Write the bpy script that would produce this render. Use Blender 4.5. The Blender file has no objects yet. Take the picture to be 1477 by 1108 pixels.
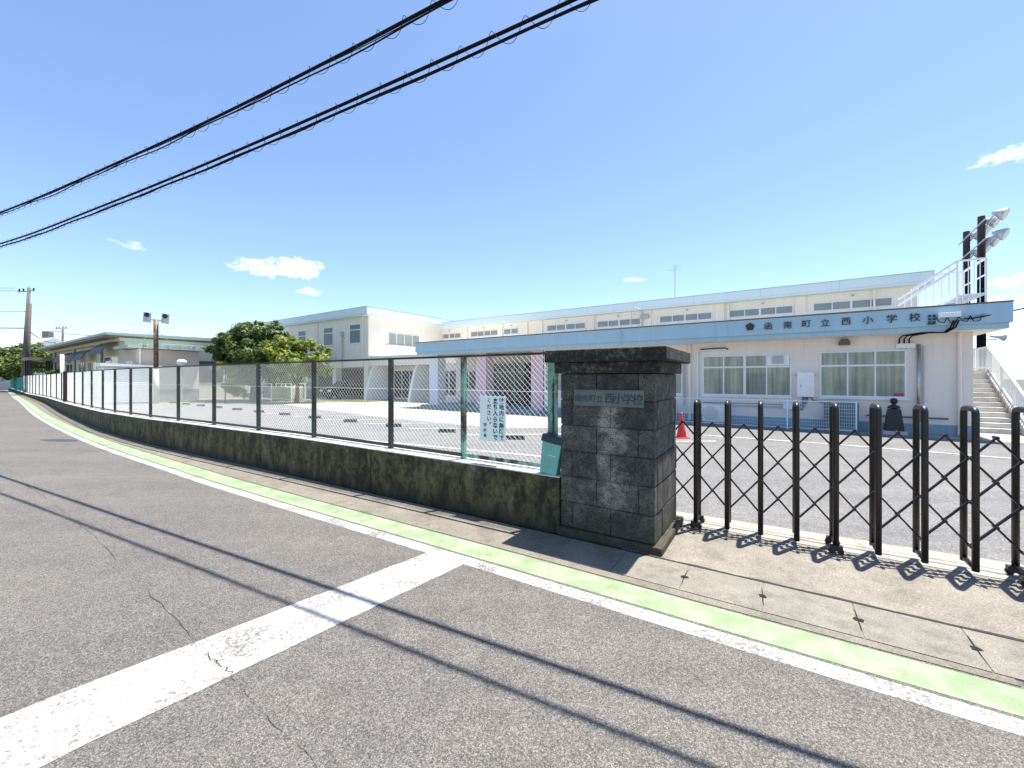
import bpy, math, random
from mathutils import Vector, Matrix, noise as mnoise

random.seed(7)
sc = bpy.context.scene
COL = sc.collection
R = math.radians
# ------------------------------------------------------------------ surveying
F, CX, HY, EYE = 590.0, 738.5, 546.0, 1.65        # focal length, centre column, horizon row, eye height
def G(x, y):
    Y = F * EYE / (y - HY)
    return ((x - CX) / F * Y, Y)
def PT(x, y, Y):
    return Vector(((x - CX) / F * Y, Y, EYE + (HY - y) * Y / F))
ANG = R(34.2)
AX = Vector((-math.cos(ANG), math.sin(ANG)))       # school's long axis, towards the far end
BX = Vector((math.sin(ANG), math.cos(ANG)))        # straight back from the school's front
C0 = Vector((13.02, 11.55))                        # front right corner of the low wing

# ------------------------------------------------------------------ materials
def new_mat(name):
    m = bpy.data.materials.new(name); m.use_nodes = True
    nt = m.node_tree
    return m, nt, nt.nodes['Principled BSDF']
def ramp(nt, fac, stops, interp='LINEAR'):
    n = nt.nodes.new('ShaderNodeValToRGB')
    cr = n.color_ramp; cr.interpolation = interp
    while len(cr.elements) < len(stops): cr.elements.new(0.5)
    for e, (p, c) in zip(cr.elements, stops):
        e.position = p; e.color = (c[0], c[1], c[2], 1) if not isinstance(c, (int, float)) else (c, c, c, 1)
    nt.links.new(fac, n.inputs[0]); return n.outputs[0]
def tex_noise(nt, scale, detail=4, rough=.55, vec=None, stretch=None):
    n = nt.nodes.new('ShaderNodeTexNoise'); n.inputs['Scale'].default_value = scale
    n.inputs['Detail'].default_value = detail; n.inputs['Roughness'].default_value = rough
    if vec is None:
        tc = nt.nodes.new('ShaderNodeTexCoord'); vec = tc.outputs['Object']
    if stretch:
        mp = nt.nodes.new('ShaderNodeMapping'); mp.inputs['Scale'].default_value = stretch
        nt.links.new(vec, mp.inputs['Vector']); vec = mp.outputs[0]
    nt.links.new(vec, n.inputs['Vector']); return n.outputs['Fac']
def tex_voronoi(nt, scale, out='Distance', feature='F1', rnd=1.0):
    n = nt.nodes.new('ShaderNodeTexVoronoi'); n.inputs['Scale'].default_value = scale; n.feature = feature
    n.inputs['Randomness'].default_value = rnd
    tc = nt.nodes.new('ShaderNodeTexCoord'); nt.links.new(tc.outputs['Object'], n.inputs['Vector'])
    return n.outputs[out]
def mixc(nt, fac, a, b, mode='MIX'):
    n = nt.nodes.new('ShaderNodeMix'); n.data_type = 'RGBA'; n.blend_type = mode
    for sock, v in ((n.inputs[0], fac), (n.inputs[6], a), (n.inputs[7], b)):
        if isinstance(v, (int, float)): sock.default_value = v
        elif isinstance(v, tuple): sock.default_value = (v[0], v[1], v[2], 1)
        else: nt.links.new(v, sock)
    return n.outputs[2]
def mth(nt, op, a, b=0.0, clamp=False):
    n = nt.nodes.new('ShaderNodeMath'); n.operation = op; n.use_clamp = clamp
    for sock, v in zip(n.inputs, (a, b)):
        if isinstance(v, (int, float)): sock.default_value = v
        else: nt.links.new(v, sock)
    return n.outputs[0]
def bump(nt, bs, h, strength=.3, dist=.01):
    n = nt.nodes.new('ShaderNodeBump'); n.inputs['Strength'].default_value = strength
    n.inputs['Distance'].default_value = dist
    nt.links.new(h, n.inputs['Height']); nt.links.new(n.outputs[0], bs.inputs['Normal'])
def plain(name, c, rough=.5, metal=0., var=.12, scale=6., spec=.5, bmp=0., stretch=None):
    m, nt, bs = new_mat(name)
    f = tex_noise(nt, scale, 5, .6, stretch=stretch)
    c1 = tuple(v * (1 - var) for v in c); c2 = tuple(min(1, v * (1 + var)) for v in c)
    nt.links.new(ramp(nt, f, [(.3, c1), (.7, c2)]), bs.inputs['Base Color'])
    bs.inputs['Roughness'].default_value = rough; bs.inputs['Metallic'].default_value = metal
    bs.inputs['Specular IOR Level'].default_value = spec
    if bmp: bump(nt, bs, tex_noise(nt, scale * 12, 4), bmp, .004)
    return m
def asphalt(name, dark, light, tone=(1, 1, 1), grain=170., patch=.12):
    m, nt, bs = new_mat(name)
    v = tex_voronoi(nt, grain, 'Color'); sep = nt.nodes.new('ShaderNodeSeparateColor'); nt.links.new(v, sep.inputs[0])
    d = tex_voronoi(nt, grain, 'Distance')
    g = mth(nt, 'MULTIPLY', sep.outputs[0], mth(nt, 'SUBTRACT', 1.15, mth(nt, 'MULTIPLY', d, 1.1)), True)
    d2 = tex_voronoi(nt, grain * .66, 'Color'); sp2 = nt.nodes.new('ShaderNodeSeparateColor'); nt.links.new(d2, sp2.inputs[0])
    g = mth(nt, 'ADD', mth(nt, 'MULTIPLY', g, .72), mth(nt, 'MULTIPLY', sp2.outputs[1], .28))
    c = ramp(nt, g, [(.08, tuple(dark * t for t in tone)), (.42, tuple((dark * .45 + light * .55) * t for t in tone)), (.85, tuple(light * 1.5 * t for t in tone))])
    big = tex_noise(nt, .55, 6, .62)
    med = tex_noise(nt, 5., 5, .6)
    c = mixc(nt, 1.0, c, ramp(nt, big, [(.3, (1 - patch, 1 - patch, 1 - patch * .7)), (.7, (1 + patch, 1 + patch * .95, 1 + patch * .8))]), 'MULTIPLY')
    c = mixc(nt, 1.0, c, ramp(nt, med, [(.3, .9), (.7, 1.1)]), 'MULTIPLY')
    # wheel-polished bands running along the road, and old stains with their own outlines
    tc = nt.nodes.new('ShaderNodeTexCoord'); mp = nt.nodes.new('ShaderNodeMapping')
    mp.inputs['Rotation'].default_value = (0, 0, R(33)); mp.inputs['Scale'].default_value = (.12, 1.5, 1)
    nt.links.new(tc.outputs['Object'], mp.inputs[0])
    band = tex_noise(nt, 1., 4, .55, vec=mp.outputs[0])
    c = mixc(nt, 1.0, c, ramp(nt, band, [(.32, (.88, .88, .90)), (.68, (1.1, 1.09, 1.07))]), 'MULTIPLY')
    stn = tex_noise(nt, 1.7, 7, .7)
    c = mixc(nt, 1.0, c, ramp(nt, stn, [(.60, 1.), (.72, .84)]), 'MULTIPLY')
    nt.links.new(c, bs.inputs['Base Color']); bs.inputs['Roughness'].default_value = .85
    bs.inputs['Specular IOR Level'].default_value = .25
    bump(nt, bs, g, .45, .003)
    return m
def paint_line(name, c, wear_c, wear=.5):
    m, nt, bs = new_mat(name)
    f = tex_noise(nt, 38., 8, .72); big = tex_noise(nt, 2.2, 4, .6)
    k = mth(nt, 'ADD', mth(nt, 'MULTIPLY', f, .7), mth(nt, 'MULTIPLY', big, .3))
    sp = tex_voronoi(nt, 185.)
    k = mth(nt, 'ADD', k, mth(nt, 'MULTIPLY', mth(nt, 'SUBTRACT', .35, sp), .16))
    col = ramp(nt, k, [(.33 + .10 * wear, wear_c), (.375 + .10 * wear, c)])
    fine = tex_noise(nt, 120., 4)
    col = mixc(nt, 1., col, ramp(nt, fine, [(.3, .80), (.7, 1.10)]), 'MULTIPLY')
    dirt = tex_noise(nt, 3.3, 8, .7)
    col = mixc(nt, 1., col, ramp(nt, dirt, [(.42, (.70, .68, .65)), (.56, (1., 1., 1.))]), 'MULTIPLY')
    nt.links.new(col, bs.inputs['Base Color']); bs.inputs['Roughness'].default_value = .7
    bump(nt, bs, tex_voronoi(nt, 170.), .4, .004)
    return m
def concrete(name, c, scale=3., var=.16, grain=220., rough=.9, speck=.25):
    m, nt, bs = new_mat(name)
    f = tex_noise(nt, scale, 8, .68)
    col = ramp(nt, f, [(.25, tuple(v * (1 - var) for v in c)), (.75, tuple(v * (1 + var) for v in c))])
    g = tex_noise(nt, grain, 3, .6)
    col = mixc(nt, 1., col, ramp(nt, g, [(.3, 1 - speck), (.7, 1 + speck)]), 'MULTIPLY')
    stn = tex_noise(nt, scale * .8 + .6, 9, .74)
    col = mixc(nt, 1., col, ramp(nt, stn, [(.36, (.74, .73, .71)), (.50, (1., 1., 1.)), (.68, (1.05, 1.05, 1.04))]), 'MULTIPLY')
    nt.links.new(col, bs.inputs['Base Color']); bs.inputs['Roughness'].default_value = rough
    bs.inputs['Specular IOR Level'].default_value = .3
    bump(nt, bs, g, .35, .003)
    return m
def wall_paint(name, c, rough=.75, streak=.1):
    m, nt, bs = new_mat(name)
    f = tex_noise(nt, 1.6, 6, .65, stretch=(1.6, 1.6, .35)); g = tex_noise(nt, 30., 4, .6)
    col = ramp(nt, f, [(.25, tuple(v * (1 - streak) for v in c)), (.7, c)])
    col = mixc(nt, 1., col, ramp(nt, g, [(.3, .96), (.7, 1.03)]), 'MULTIPLY')
    rain = tex_noise(nt, 7., 6, .7, stretch=(1.3, 1.3, .07))
    col = mixc(nt, 1., col, ramp(nt, rain, [(.56, (1., 1., 1.)), (.74, (1 - 1.3 * streak, 1 - 1.35 * streak, 1 - 1.45 * streak))]), 'MULTIPLY')
    nt.links.new(col, bs.inputs['Base Color']); bs.inputs['Roughness'].default_value = rough
    bump(nt, bs, tex_noise(nt, 90., 3), .15, .003)
    return m
def leaf_mat(name, lo, mid, hi):
    m, nt, bs = new_mat(name)
    geo = nt.nodes.new('ShaderNodeNewGeometry')
    f = tex_noise(nt, 1.1, 3)
    k = mth(nt, 'ADD', mth(nt, 'MULTIPLY', geo.outputs['Random Per Island'], .6), mth(nt, 'MULTIPLY', f, .4))
    nt.links.new(ramp(nt, k, [(.15, lo), (.5, mid), (.85, hi)]), bs.inputs['Base Color'])
    bs.inputs['Roughness'].default_value = .5; bs.inputs['Specular IOR Level'].default_value = .35
    tr = nt.nodes.new('ShaderNodeBsdfTranslucent'); tr.inputs[0].default_value = (hi[0] * 1.1, hi[1] * 1.15, hi[2] * .6, 1)
    mx = nt.nodes.new('ShaderNodeMixShader'); mx.inputs[0].default_value = .25
    nt.links.new(bs.outputs[0], mx.inputs[1]); nt.links.new(tr.outputs[0], mx.inputs[2])
    nt.links.new(mx.outputs[0], nt.nodes['Material Output'].inputs[0])
    return m
def glass_mat(name, c1, c2, fold=0., rough=.06):
    """window glass with what hangs behind it (curtain folds) as its own colour"""
    m, nt, bs = new_mat(name)
    if fold:
        a_ = tex_noise(nt, fold * 2.6, 3, .55, stretch=(1, 1, .045)); b2 = tex_noise(nt, fold * .55, 4, .6, stretch=(1, 1, .8))
        fac = mth(nt, 'ADD', mth(nt, 'MULTIPLY', a_, .62), mth(nt, 'MULTIPLY', b2, .38))
        fac = mth(nt, 'ADD', .5, mth(nt, 'MULTIPLY', mth(nt, 'SUBTRACT', fac, .5), 2.6))
    else:
        fac = tex_noise(nt, 1.2, 3)
    nt.links.new(ramp(nt, fac, [(.15, c1), (.85, c2)]), bs.inputs['Base Color'])
    bs.inputs['Roughness'].default_value = .5
    bs.inputs['Coat Weight'].default_value = 1.; bs.inputs['Coat Roughness'].default_value = rough; bs.inputs['Coat IOR'].default_value = 1.52
    return m
def rusty(name, c, rust=(.09, .035, .018), amount=.5, rough=.55, scale=7.):
    m, nt, bs = new_mat(name)
    f = tex_noise(nt, scale, 8, .7, stretch=(1, 1, .5))
    nt.links.new(ramp(nt, f, [(amount - .06, rust), (amount + .05, c)]), bs.inputs['Base Color'])
    bs.inputs['Roughness'].default_value = rough
    bump(nt, bs, f, .3, .002)
    return m
M = {}
M['road'] = asphalt('road_asphalt', .050, .182, (1.0, .94, .85), 200., .10)
M['yard'] = asphalt('yard_asphalt', .095, .205, (1.0, .985, .95), 110., .08)
M['ground'] = concrete('ground_soil', (.10, .11, .09), .3, .3, 12.)
M['forecourt'] = concrete('forecourt_concrete', (.30, .285, .26), .8, .12, 60.)
M['footway'] = concrete('footway_concrete', (.165, .150, .122), 2.5, .22, 130., speck=.42)
M['lid'] = concrete('lid_concrete', (.185, .170, .143), 4., .2, 150., speck=.38)
M['apron'] = concrete('apron_concrete', (.195, .176, .148), 2., .24, 120., speck=.46)
M['strip'] = concrete('gate_strip_concrete', (.29, .27, .235), 3., .12, 150., speck=.18)
M['line'] = paint_line('white_road_paint', (.42, .415, .40), (.16, .155, .145), .80)
M['stop'] = paint_line('white_stop_paint', (.44, .435, .42), (.17, .165, .155), .78)
M['green'] = paint_line('green_road_paint', (.255, .350, .195), (.18, .21, .13), .1)
M['yline'] = paint_line('white_yard_paint', (.60, .60, .58), (.3, .3, .28), .4)
M['crack'] = plain('crack_dirt', (.028, .026, .023), .95)
M['hole'] = plain('drain_hole_dark', (.006, .006, .006), .95)
M['black'] = plain('black_gate_paint', (.011, .0095, .0095), .42, var=.5, scale=14, bmp=.12)
M['blackm'] = plain('black_rubber', (.012, .012, .013), .5)
M['steel'] = plain('galvanised_steel', (.45, .46, .47), .35, .85, .15)
M['greypaint'] = plain('grey_paint', (.42, .43, .43), .5)
M['wing_wall'] = wall_paint('wing_wall_paint', (.85, .75, .67))
M['upper_wall'] = wall_paint('upper_wall_paint', (.88, .80, .70))
M['block_wall'] = wall_paint('block_wall_paint', (.84, .78, .69))
M['fascia'] = wall_paint('pale_blue_fascia_paint', (.39, .57, .68), .6, .10)
M['fascia_bright'] = wall_paint('brightened_fascia_paint', (.66, .78, .82), .6, .06)  # same paint as the lower fascia, paled to hold the brighter light up there
M['soffit'] = wall_paint('soffit_paint', (.80, .78, .72))
M['plinth'] = wall_paint('blue_grey_plinth_paint', (.24, .36, .45), .7, .15)
M['coping'] = plain('brown_coping', (.16, .11, .09), .6)
M['pink'] = wall_paint('pink_column_paint', (.68, .50, .55))
M['palecol'] = wall_paint('pale_column_paint', (.66, .72, .80))
M['roof'] = concrete('roof_membrane', (.42, .43, .42), 1., .1, 40.)
M['white'] = plain('white_metal_paint', (.80, .80, .79), .4, var=.05)
M['whiteblue'] = plain('pale_blue_metal_paint', (.66, .76, .84), .4, var=.05)
M['skyblue'] = plain('light_blue_metal_paint', (.55, .80, .92), .4, var=.05)
M['frame'] = plain('window_frame_white', (.74, .76, .78), .4, var=.04)
M['curtain'] = glass_mat('curtained_glass', (.12, .15, .12), (.36, .38, .30), 3.2)
M['glass'] = glass_mat('grey_glass', (.17, .19, .18), (.26, .28, .27))
M['darkglass'] = glass_mat('dark_glass', (.012, .016, .018), (.03, .035, .04))
M['teal'] = plain('teal_canister_plastic', (.16, .42, .36), .35, var=.12, scale=9)
M['navy'] = plain('navy_lid_plastic', (.010, .020, .045), .3)
M['sign'] = plain('pale_green_sign_board', (.80, .90, .86), .4, var=.04)
M['ink'] = plain('sign_ink', (.02, .05, .05), .6)
M['letter'] = plain('bronze_letter', (.06, .045, .03), .45, .5, .3, 25)
M['hall_wall'] = wall_paint('hall_cream_wall', (.60, .56, .41))
M['hall_end'] = wall_paint('hall_green_grey_wall', (.54, .54, .43))
M['annex_wall'] = wall_paint('annex_pink_wall', (.62, .52, .44))
M['hall_roof'] = plain('hall_roof_metal', (.34, .42, .39), .5, .2)
M['hall_trim'] = plain('hall_trim', (.20, .16, .12), .6)
M['greenmetal'] = rusty('pale_green_rusty_metal', (.34, .46, .42), (.10, .05, .03), .42)
M['awning'] = plain('grey_awning', (.13, .14, .15), .8)
M['rustpole'] = rusty('rusty_brown_pole', (.22, .14, .07), (.07, .035, .02), .5)
M['greypole'] = plain('weathered_brown_grey_pole', (.085, .07, .06), .8, var=.3)
M['pcon'] = concrete('pole_concrete', (.15, .14, .135), 2., .12, 60.)
M['bark'] = plain('bark', (.09, .065, .045), .9, var=.4, scale=14, bmp=.5)
M['leaf_dark'] = leaf_mat('leaf_dark', (.022, .045, .010), (.060, .105, .022), (.15, .20, .045))
M['leaf_light'] = leaf_mat('leaf_light', (.07, .11, .014), (.17, .22, .03), (.33, .36, .06))
M['leaf_mid'] = leaf_mat('leaf_mid', (.03, .055, .010), (.085, .135, .025), (.19, .24, .05))
M['grass'] = leaf_mat('grass_blade', (.12, .16, .04), (.22, .26, .07), (.34, .36, .12))
M['mesh'] = plain('mesh_wire_white', (.84, .87, .83), .4, var=.08)
M['fencegreen'] = rusty('fence_green_rusty', (.20, .38, .30), (.035, .022, .018), .47, scale=5.)
M['fencedark'] = rusty('fence_dark_rusty', (.026, .042, .034), (.020, .012, .010), .5, scale=5.)
M['fencebrown'] = rusty('fence_brown_post', (.05, .02, .015), (.03, .012, .01), .5)
M['netgreen'] = plain('green_net', (.03, .30, .21), .6, var=.2)
M['stopblock'] = concrete('wheel_stop_grey', (.085, .088, .095), 6., .2, 80.)
M['cone'] = plain('red_cone_plastic', (.62, .03, .04), .4)
M['bronze'] = plain('dark_bronze', (.022, .022, .022), .45, .3)
M['stair'] = concrete('stair_concrete', (.52, .50, .47), 3., .12, 120.)
M['pipegrey'] = plain('dark_pipe_lagging', (.13, .14, .16), .6)
M['bay_shade'] = wall_paint('bay_shade_tone', (.10, .11, .12))  # near-black tone that puts the shade of the open bays into the colour
M['floodpole'] = plain('dark_brown_pole', (.007, .006, .009), .95, spec=.1)
M['lampgrey'] = plain('lamp_housing', (.50, .51, .52), .35, .4)
M['cable'] = plain('cable_black', (.012, .012, .018), .9, spec=.1)
M['houseroof'] = plain('pale_roof', (.55, .56, .57), .5, stretch=(1, 1, 1))
M['housewall'] = wall_paint('house_wall', (.6, .58, .53))
M['carpaint'] = plain('dark_car_paint', (.014, .016, .022), .25)
M['tank'] = plain('cream_tank', (.52, .50, .36), .6)
M['cap'] = None

def pillar_material():
    m, nt, bs = new_mat('dark_weathered_block')
    tc = nt.nodes.new('ShaderNodeTexCoord')
    base = tex_noise(nt, 7., 9, .72)
    col = ramp(nt, base, [(.25, (.026, .025, .023)), (.5, (.085, .081, .072)), (.78, (.22, .208, .18))])
    sep = nt.nodes.new('ShaderNodeSeparateXYZ'); nt.links.new(tc.outputs['Object'], sep.inputs[0])
    geo = nt.nodes.new('ShaderNodeNewGeometry')
    col = mixc(nt, 1., col, ramp(nt, geo.outputs['Random Per Island'], [(0., (.72, .72, .72)), (1., (1.35, 1.32, 1.25))]), 'MULTIPLY')
    # reflected light painted in: a ragged upright patch on the road face
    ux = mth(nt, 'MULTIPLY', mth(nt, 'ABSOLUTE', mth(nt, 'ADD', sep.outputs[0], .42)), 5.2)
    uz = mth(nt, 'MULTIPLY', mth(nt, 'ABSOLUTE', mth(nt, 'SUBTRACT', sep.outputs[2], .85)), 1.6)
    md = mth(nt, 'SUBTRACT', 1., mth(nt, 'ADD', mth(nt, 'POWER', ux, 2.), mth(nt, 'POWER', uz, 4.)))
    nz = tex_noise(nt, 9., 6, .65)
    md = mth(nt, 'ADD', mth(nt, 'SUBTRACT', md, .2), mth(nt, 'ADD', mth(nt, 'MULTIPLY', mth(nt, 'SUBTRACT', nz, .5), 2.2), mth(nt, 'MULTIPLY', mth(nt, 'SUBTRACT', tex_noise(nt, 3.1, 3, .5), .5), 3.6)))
    reflected_light = ramp(nt, md, [(.2, 0.), (1.3, .8)])
    col = mixc(nt, reflected_light, col, (.38, .36, .30))
    # green-brown algae towards the foot, broken by noise
    al = mth(nt, 'ADD', mth(nt, 'SUBTRACT', .95, mth(nt, 'MULTIPLY', sep.outputs[2], 1.7)), mth(nt, 'MULTIPLY', mth(nt, 'SUBTRACT', tex_noise(nt, 5., 6, .65), .5), 1.8))
    col = mixc(nt, ramp(nt, al, [(.3, 0.), (.9, .75)]), col, (.060, .056, .026))
    # pits
    pit = tex_voronoi(nt, 62.)
    col = mixc(nt, ramp(nt, pit, [(.17, .9), (.30, 0.)]), col, (.008, .008, .008))
    nt.links.new(col, bs.inputs['Base Color']); bs.inputs['Roughness'].default_value = .9
    h = mth(nt, 'ADD', tex_noise(nt, 55., 6, .7), mth(nt, 'MULTIPLY', ramp(nt, pit, [(.12, 0.), (.36, 1.)]), .7))
    bump(nt, bs, h, 1., .018)
    return m
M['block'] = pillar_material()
def cap_material():
    m, nt, bs = new_mat('lichen_cap_stone')
    f = tex_noise(nt, 28., 8, .75); b = tex_noise(nt, 4., 5, .6)
    k = mth(nt, 'ADD', mth(nt, 'MULTIPLY', f, .65), mth(nt, 'MULTIPLY', b, .35))
    nt.links.new(ramp(nt, k, [(.40, (.011, .010, .008)), (.52, (.032, .029, .024)), (.64, (.17, .16, .135))]), bs.inputs['Base Color'])
    bs.inputs['Roughness'].default_value = .95
    bump(nt, bs, f, .9, .012)
    return m
M['cap'] = cap_material()
def retaining_material():
    m, nt, bs = new_mat('mossy_dark_concrete')
    st = tex_noise(nt, 3.0, 9, .72, stretch=(1.7, 1.7, .8)); f = tex_noise(nt, 16., 8, .75)
    k = mth(nt, 'ADD', mth(nt, 'MULTIPLY', st, .6), mth(nt, 'MULTIPLY', f, .4))
    col = ramp(nt, k, [(.36, (.010, .009, .006)), (.45, (.036, .032, .016)), (.52, (.085, .075, .034)), (.60, (.145, .130, .078)), (.70, (.30, .28, .21))])
    tc = nt.nodes.new('ShaderNodeTexCoord'); sep = nt.nodes.new('ShaderNodeSeparateXYZ'); nt.links.new(tc.outputs['Object'], sep.inputs[0])
    low = mth(nt, 'ADD', mth(nt, 'SUBTRACT', .62, mth(nt, 'MULTIPLY', sep.outputs[2], 2.1)), mth(nt, 'MULTIPLY', mth(nt, 'SUBTRACT', f, .5), 2.2))
    col = mixc(nt, ramp(nt, low, [(.2, 0.), (.8, .85)]), col, (.010, .009, .006))
    nt.links.new(col, bs.inputs['Base Color']); bs.inputs['Roughness'].default_value = .95
    bump(nt, bs, k, .6, .02)
    return m
M['retain'] = retaining_material()
M['retain_top'] = concrete('sunlit_wall_top', (.62, .60, .56), 3., .18, 80.)  # pale because the sun falling on the top is put into the colour
M['plate'] = plain('grey_green_stone_plate', (.105, .125, .105), .35, var=.3, scale=5)

# ------------------------------------------------------------------ mesh builder
class MB:
    def __init__(s): s.v = []; s.f = []
    def add(s, vs, fs):
        o = len(s.v); s.v += [tuple(p) for p in vs]; s.f += [tuple(i + o for i in q) for q in fs]; return s
    def box(s, x0, x1, y0, y1, z0, z1):
        if x0 > x1: x0, x1 = x1, x0
        if y0 > y1: y0, y1 = y1, y0
        return s.add([(x0, y0, z0), (x1, y0, z0), (x1, y1, z0), (x0, y1, z0), (x0, y0, z1), (x1, y0, z1), (x1, y1, z1), (x0, y1, z1)],
                     [(0, 3, 2, 1), (4, 5, 6, 7), (0, 1, 5, 4), (1, 2, 6, 5), (2, 3, 7, 6), (3, 0, 4, 7)])
    def bar(s, p, q, w, h, up=(0, 0, 1)):
        p = Vector(p); q = Vector(q); d = (q - p).normalized(); up = Vector(up)
        if abs(d.dot(up)) > .98: up = Vector((1, 0, 0))
        x = d.cross(up).normalized() * (w / 2); y = x.cross(d).normalized() * (h / 2)
        vs = [p - x - y, p + x - y, p + x + y, p - x + y, q - x - y, q + x - y, q + x + y, q - x + y]
        return s.add(vs, [(0, 1, 2, 3), (7, 6, 5, 4), (0, 4, 5, 1), (1, 5, 6, 2), (2, 6, 7, 3), (3, 7, 4, 0)])
    def tube(s, pts, r, n=8, cap=True):
        pts = [Vector(p) for p in pts]; rr = r if isinstance(r, (list, tuple)) else [r] * len(pts)
        rings = []; prev = None
        for i, p in enumerate(pts):
            d = (pts[min(i + 1, len(pts) - 1)] - pts[max(i - 1, 0)])
            if d.length < 1e-9: d = Vector((0, 0, 1))
            d.normalize()
            if prev is None:
                u = Vector((0, 0, 1)) if abs(d.z) < .9 else Vector((1, 0, 0))
            else: u = prev
            x = (u - d * u.dot(d))
            if x.length < 1e-6: x = d.orthogonal()
            x.normalize(); y = d.cross(x); prev = x
            rings.append([p + x * math.cos(t) * rr[i] + y * math.sin(t) * rr[i] for t in [2 * math.pi * k / n for k in range(n)]])
        o = len(s.v)
        for rg in rings: s.v += [tuple(p) for p in rg]
        for i in range(len(rings) - 1):
            for k in range(n):
                s.f.append((o + i * n + k, o + i * n + (k + 1) % n, o + (i + 1) * n + (k + 1) % n, o + (i + 1) * n + k))
        if cap:
            s.f.append(tuple(o + k for k in range(n - 1, -1, -1)))
            e = o + (len(rings) - 1) * n; s.f.append(tuple(e + k for k in range(n)))
        return s
    def lathe(s, prof, cx=0, cy=0, n=20):
        o = len(s.v)
        for r, z in prof:
            for k in range(n):
                t = 2 * math.pi * k / n; s.v.append((cx + r * math.cos(t), cy + r * math.sin(t), z))
        for i in range(len(prof) - 1):
            for k in range(n):
                s.f.append((o + i * n + k, o + i * n + (k + 1) % n, o + (i + 1) * n + (k + 1) % n, o + (i + 1) * n + k))
        s.f.append(tuple(o + k for k in range(n - 1, -1, -1))); e = o + (len(prof) - 1) * n
        s.f.append(tuple(e + k for k in range(n)))
        return s
    def prism(s, poly, axis, a0, a1):
        """extrude a polygon: axis 'x' -> poly in (y,z); 'y' -> (x,z); 'z' -> (x,y)"""
        n = len(poly)
        def P(u, w, h): return {'x': (h, u, w), 'y': (u, h, w), 'z': (u, w, h)}[axis]
        vs = [P(u, w, a0) for u, w in poly] + [P(u, w, a1) for u, w in poly]
        return s.add(vs, [tuple(range(n)), tuple(range(2 * n - 1, n - 1, -1))] + [(i, i + n, (i + 1) % n + n, (i + 1) % n) for i in range(n)])
    def sheet(s, left, right, z):
        """strip between two polylines of equal length"""
        o = len(s.v)
        for l, r in zip(left, right): s.v += [(l[0], l[1], z), (r[0], r[1], z)]
        for i in range(len(left) - 1): s.f.append((o + 2 * i, o + 2 * i + 1, o + 2 * i + 3, o + 2 * i + 2))
        return s
    def poly(s, pts, z):
        o = len(s.v); s.v += [(p[0], p[1], z) for p in pts]; s.f.append(tuple(range(o, o + len(pts)))); return s
    def build(s, name, mat, parent=None, smooth=False, bevel=0., seg=2):
        me = bpy.data.meshes.new(name); me.from_pydata(s.v, [], s.f); me.update()
        import bmesh
        bm = bmesh.new(); bm.from_mesh(me); bmesh.ops.recalc_face_normals(bm, faces=bm.faces)
        bm.to_mesh(me); bm.free()
        me.materials.append(mat)
        o = bpy.data.objects.new(name, me); COL.objects.link(o)
        if parent is not None: o.parent = parent
        if smooth:
            for p in me.polygons: p.use_smooth = True
        if bevel:
            b = o.modifiers.new('bevel', 'BEVEL'); b.width = bevel; b.segments = seg; b.limit_method = 'ANGLE'; b.angle_limit = R(40)
        return o
def up_sheet(mb, name, mat, kind='structure'):
    o = mb.build(name, mat)
    for p in o.data.polygons:
        if p.normal.z < 0: p.flip()
    if kind: o['kind'] = kind
    return o
def tag(o, label, cat, group=None):
    o['label'] = label; o['category'] = cat
    if group: o['group'] = group
    return o
def thing(name, label, cat, loc=(0, 0, 0), rz=0., group=None):
    o = bpy.data.objects.new(name, None); COL.objects.link(o)
    o.location = loc; o.rotation_euler = (0, 0, rz); o.empty_display_size = .2
    return tag(o, label, cat, group)
def copy_tree(o, parent=None):
    c = o.copy(); COL.objects.link(c)
    if parent is not None: c.parent = parent
    for ch in list(o.children): copy_tree(ch, c)
    return c
def text_mesh(body, size, depth, weight=0.):
    cu = bpy.data.curves.new('lettering', 'FONT'); cu.body = body; cu.size = size; cu.extrude = depth / 2
    cu.offset = weight; cu.align_x = 'CENTER'; cu.align_y = 'CENTER'; cu.resolution_u = 3
    o = bpy.data.objects.new('lettering', cu); COL.objects.link(o)
    bpy.context.view_layer.update()
    me = bpy.data.meshes.new_from_object(o.evaluated_get(bpy.context.evaluated_depsgraph_get()))
    bpy.data.objects.remove(o); return me
def lettering(parent, chars, mat, name='lettering'):
    """chars: (char, size, x, z) upright on the local plane y = y0, facing -y; one mesh"""
    mb = MB()
    for ch, size, x, y, z, depth, wt in chars:
        me = text_mesh(ch, size, depth, wt)
        xs = [v.co.x for v in me.vertices]; ys = [v.co.y for v in me.vertices]
        if not xs: continue
        cx = (min(xs) + max(xs)) / 2; cy = (min(ys) + max(ys)) / 2
        mb.add([(v.co.x - cx + x, y - v.co.z, v.co.y - cy + z) for v in me.vertices], [tuple(p.vertices) for p in me.polygons])
        bpy.data.meshes.remove(me)
    return mb.build(name, mat, parent)

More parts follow.
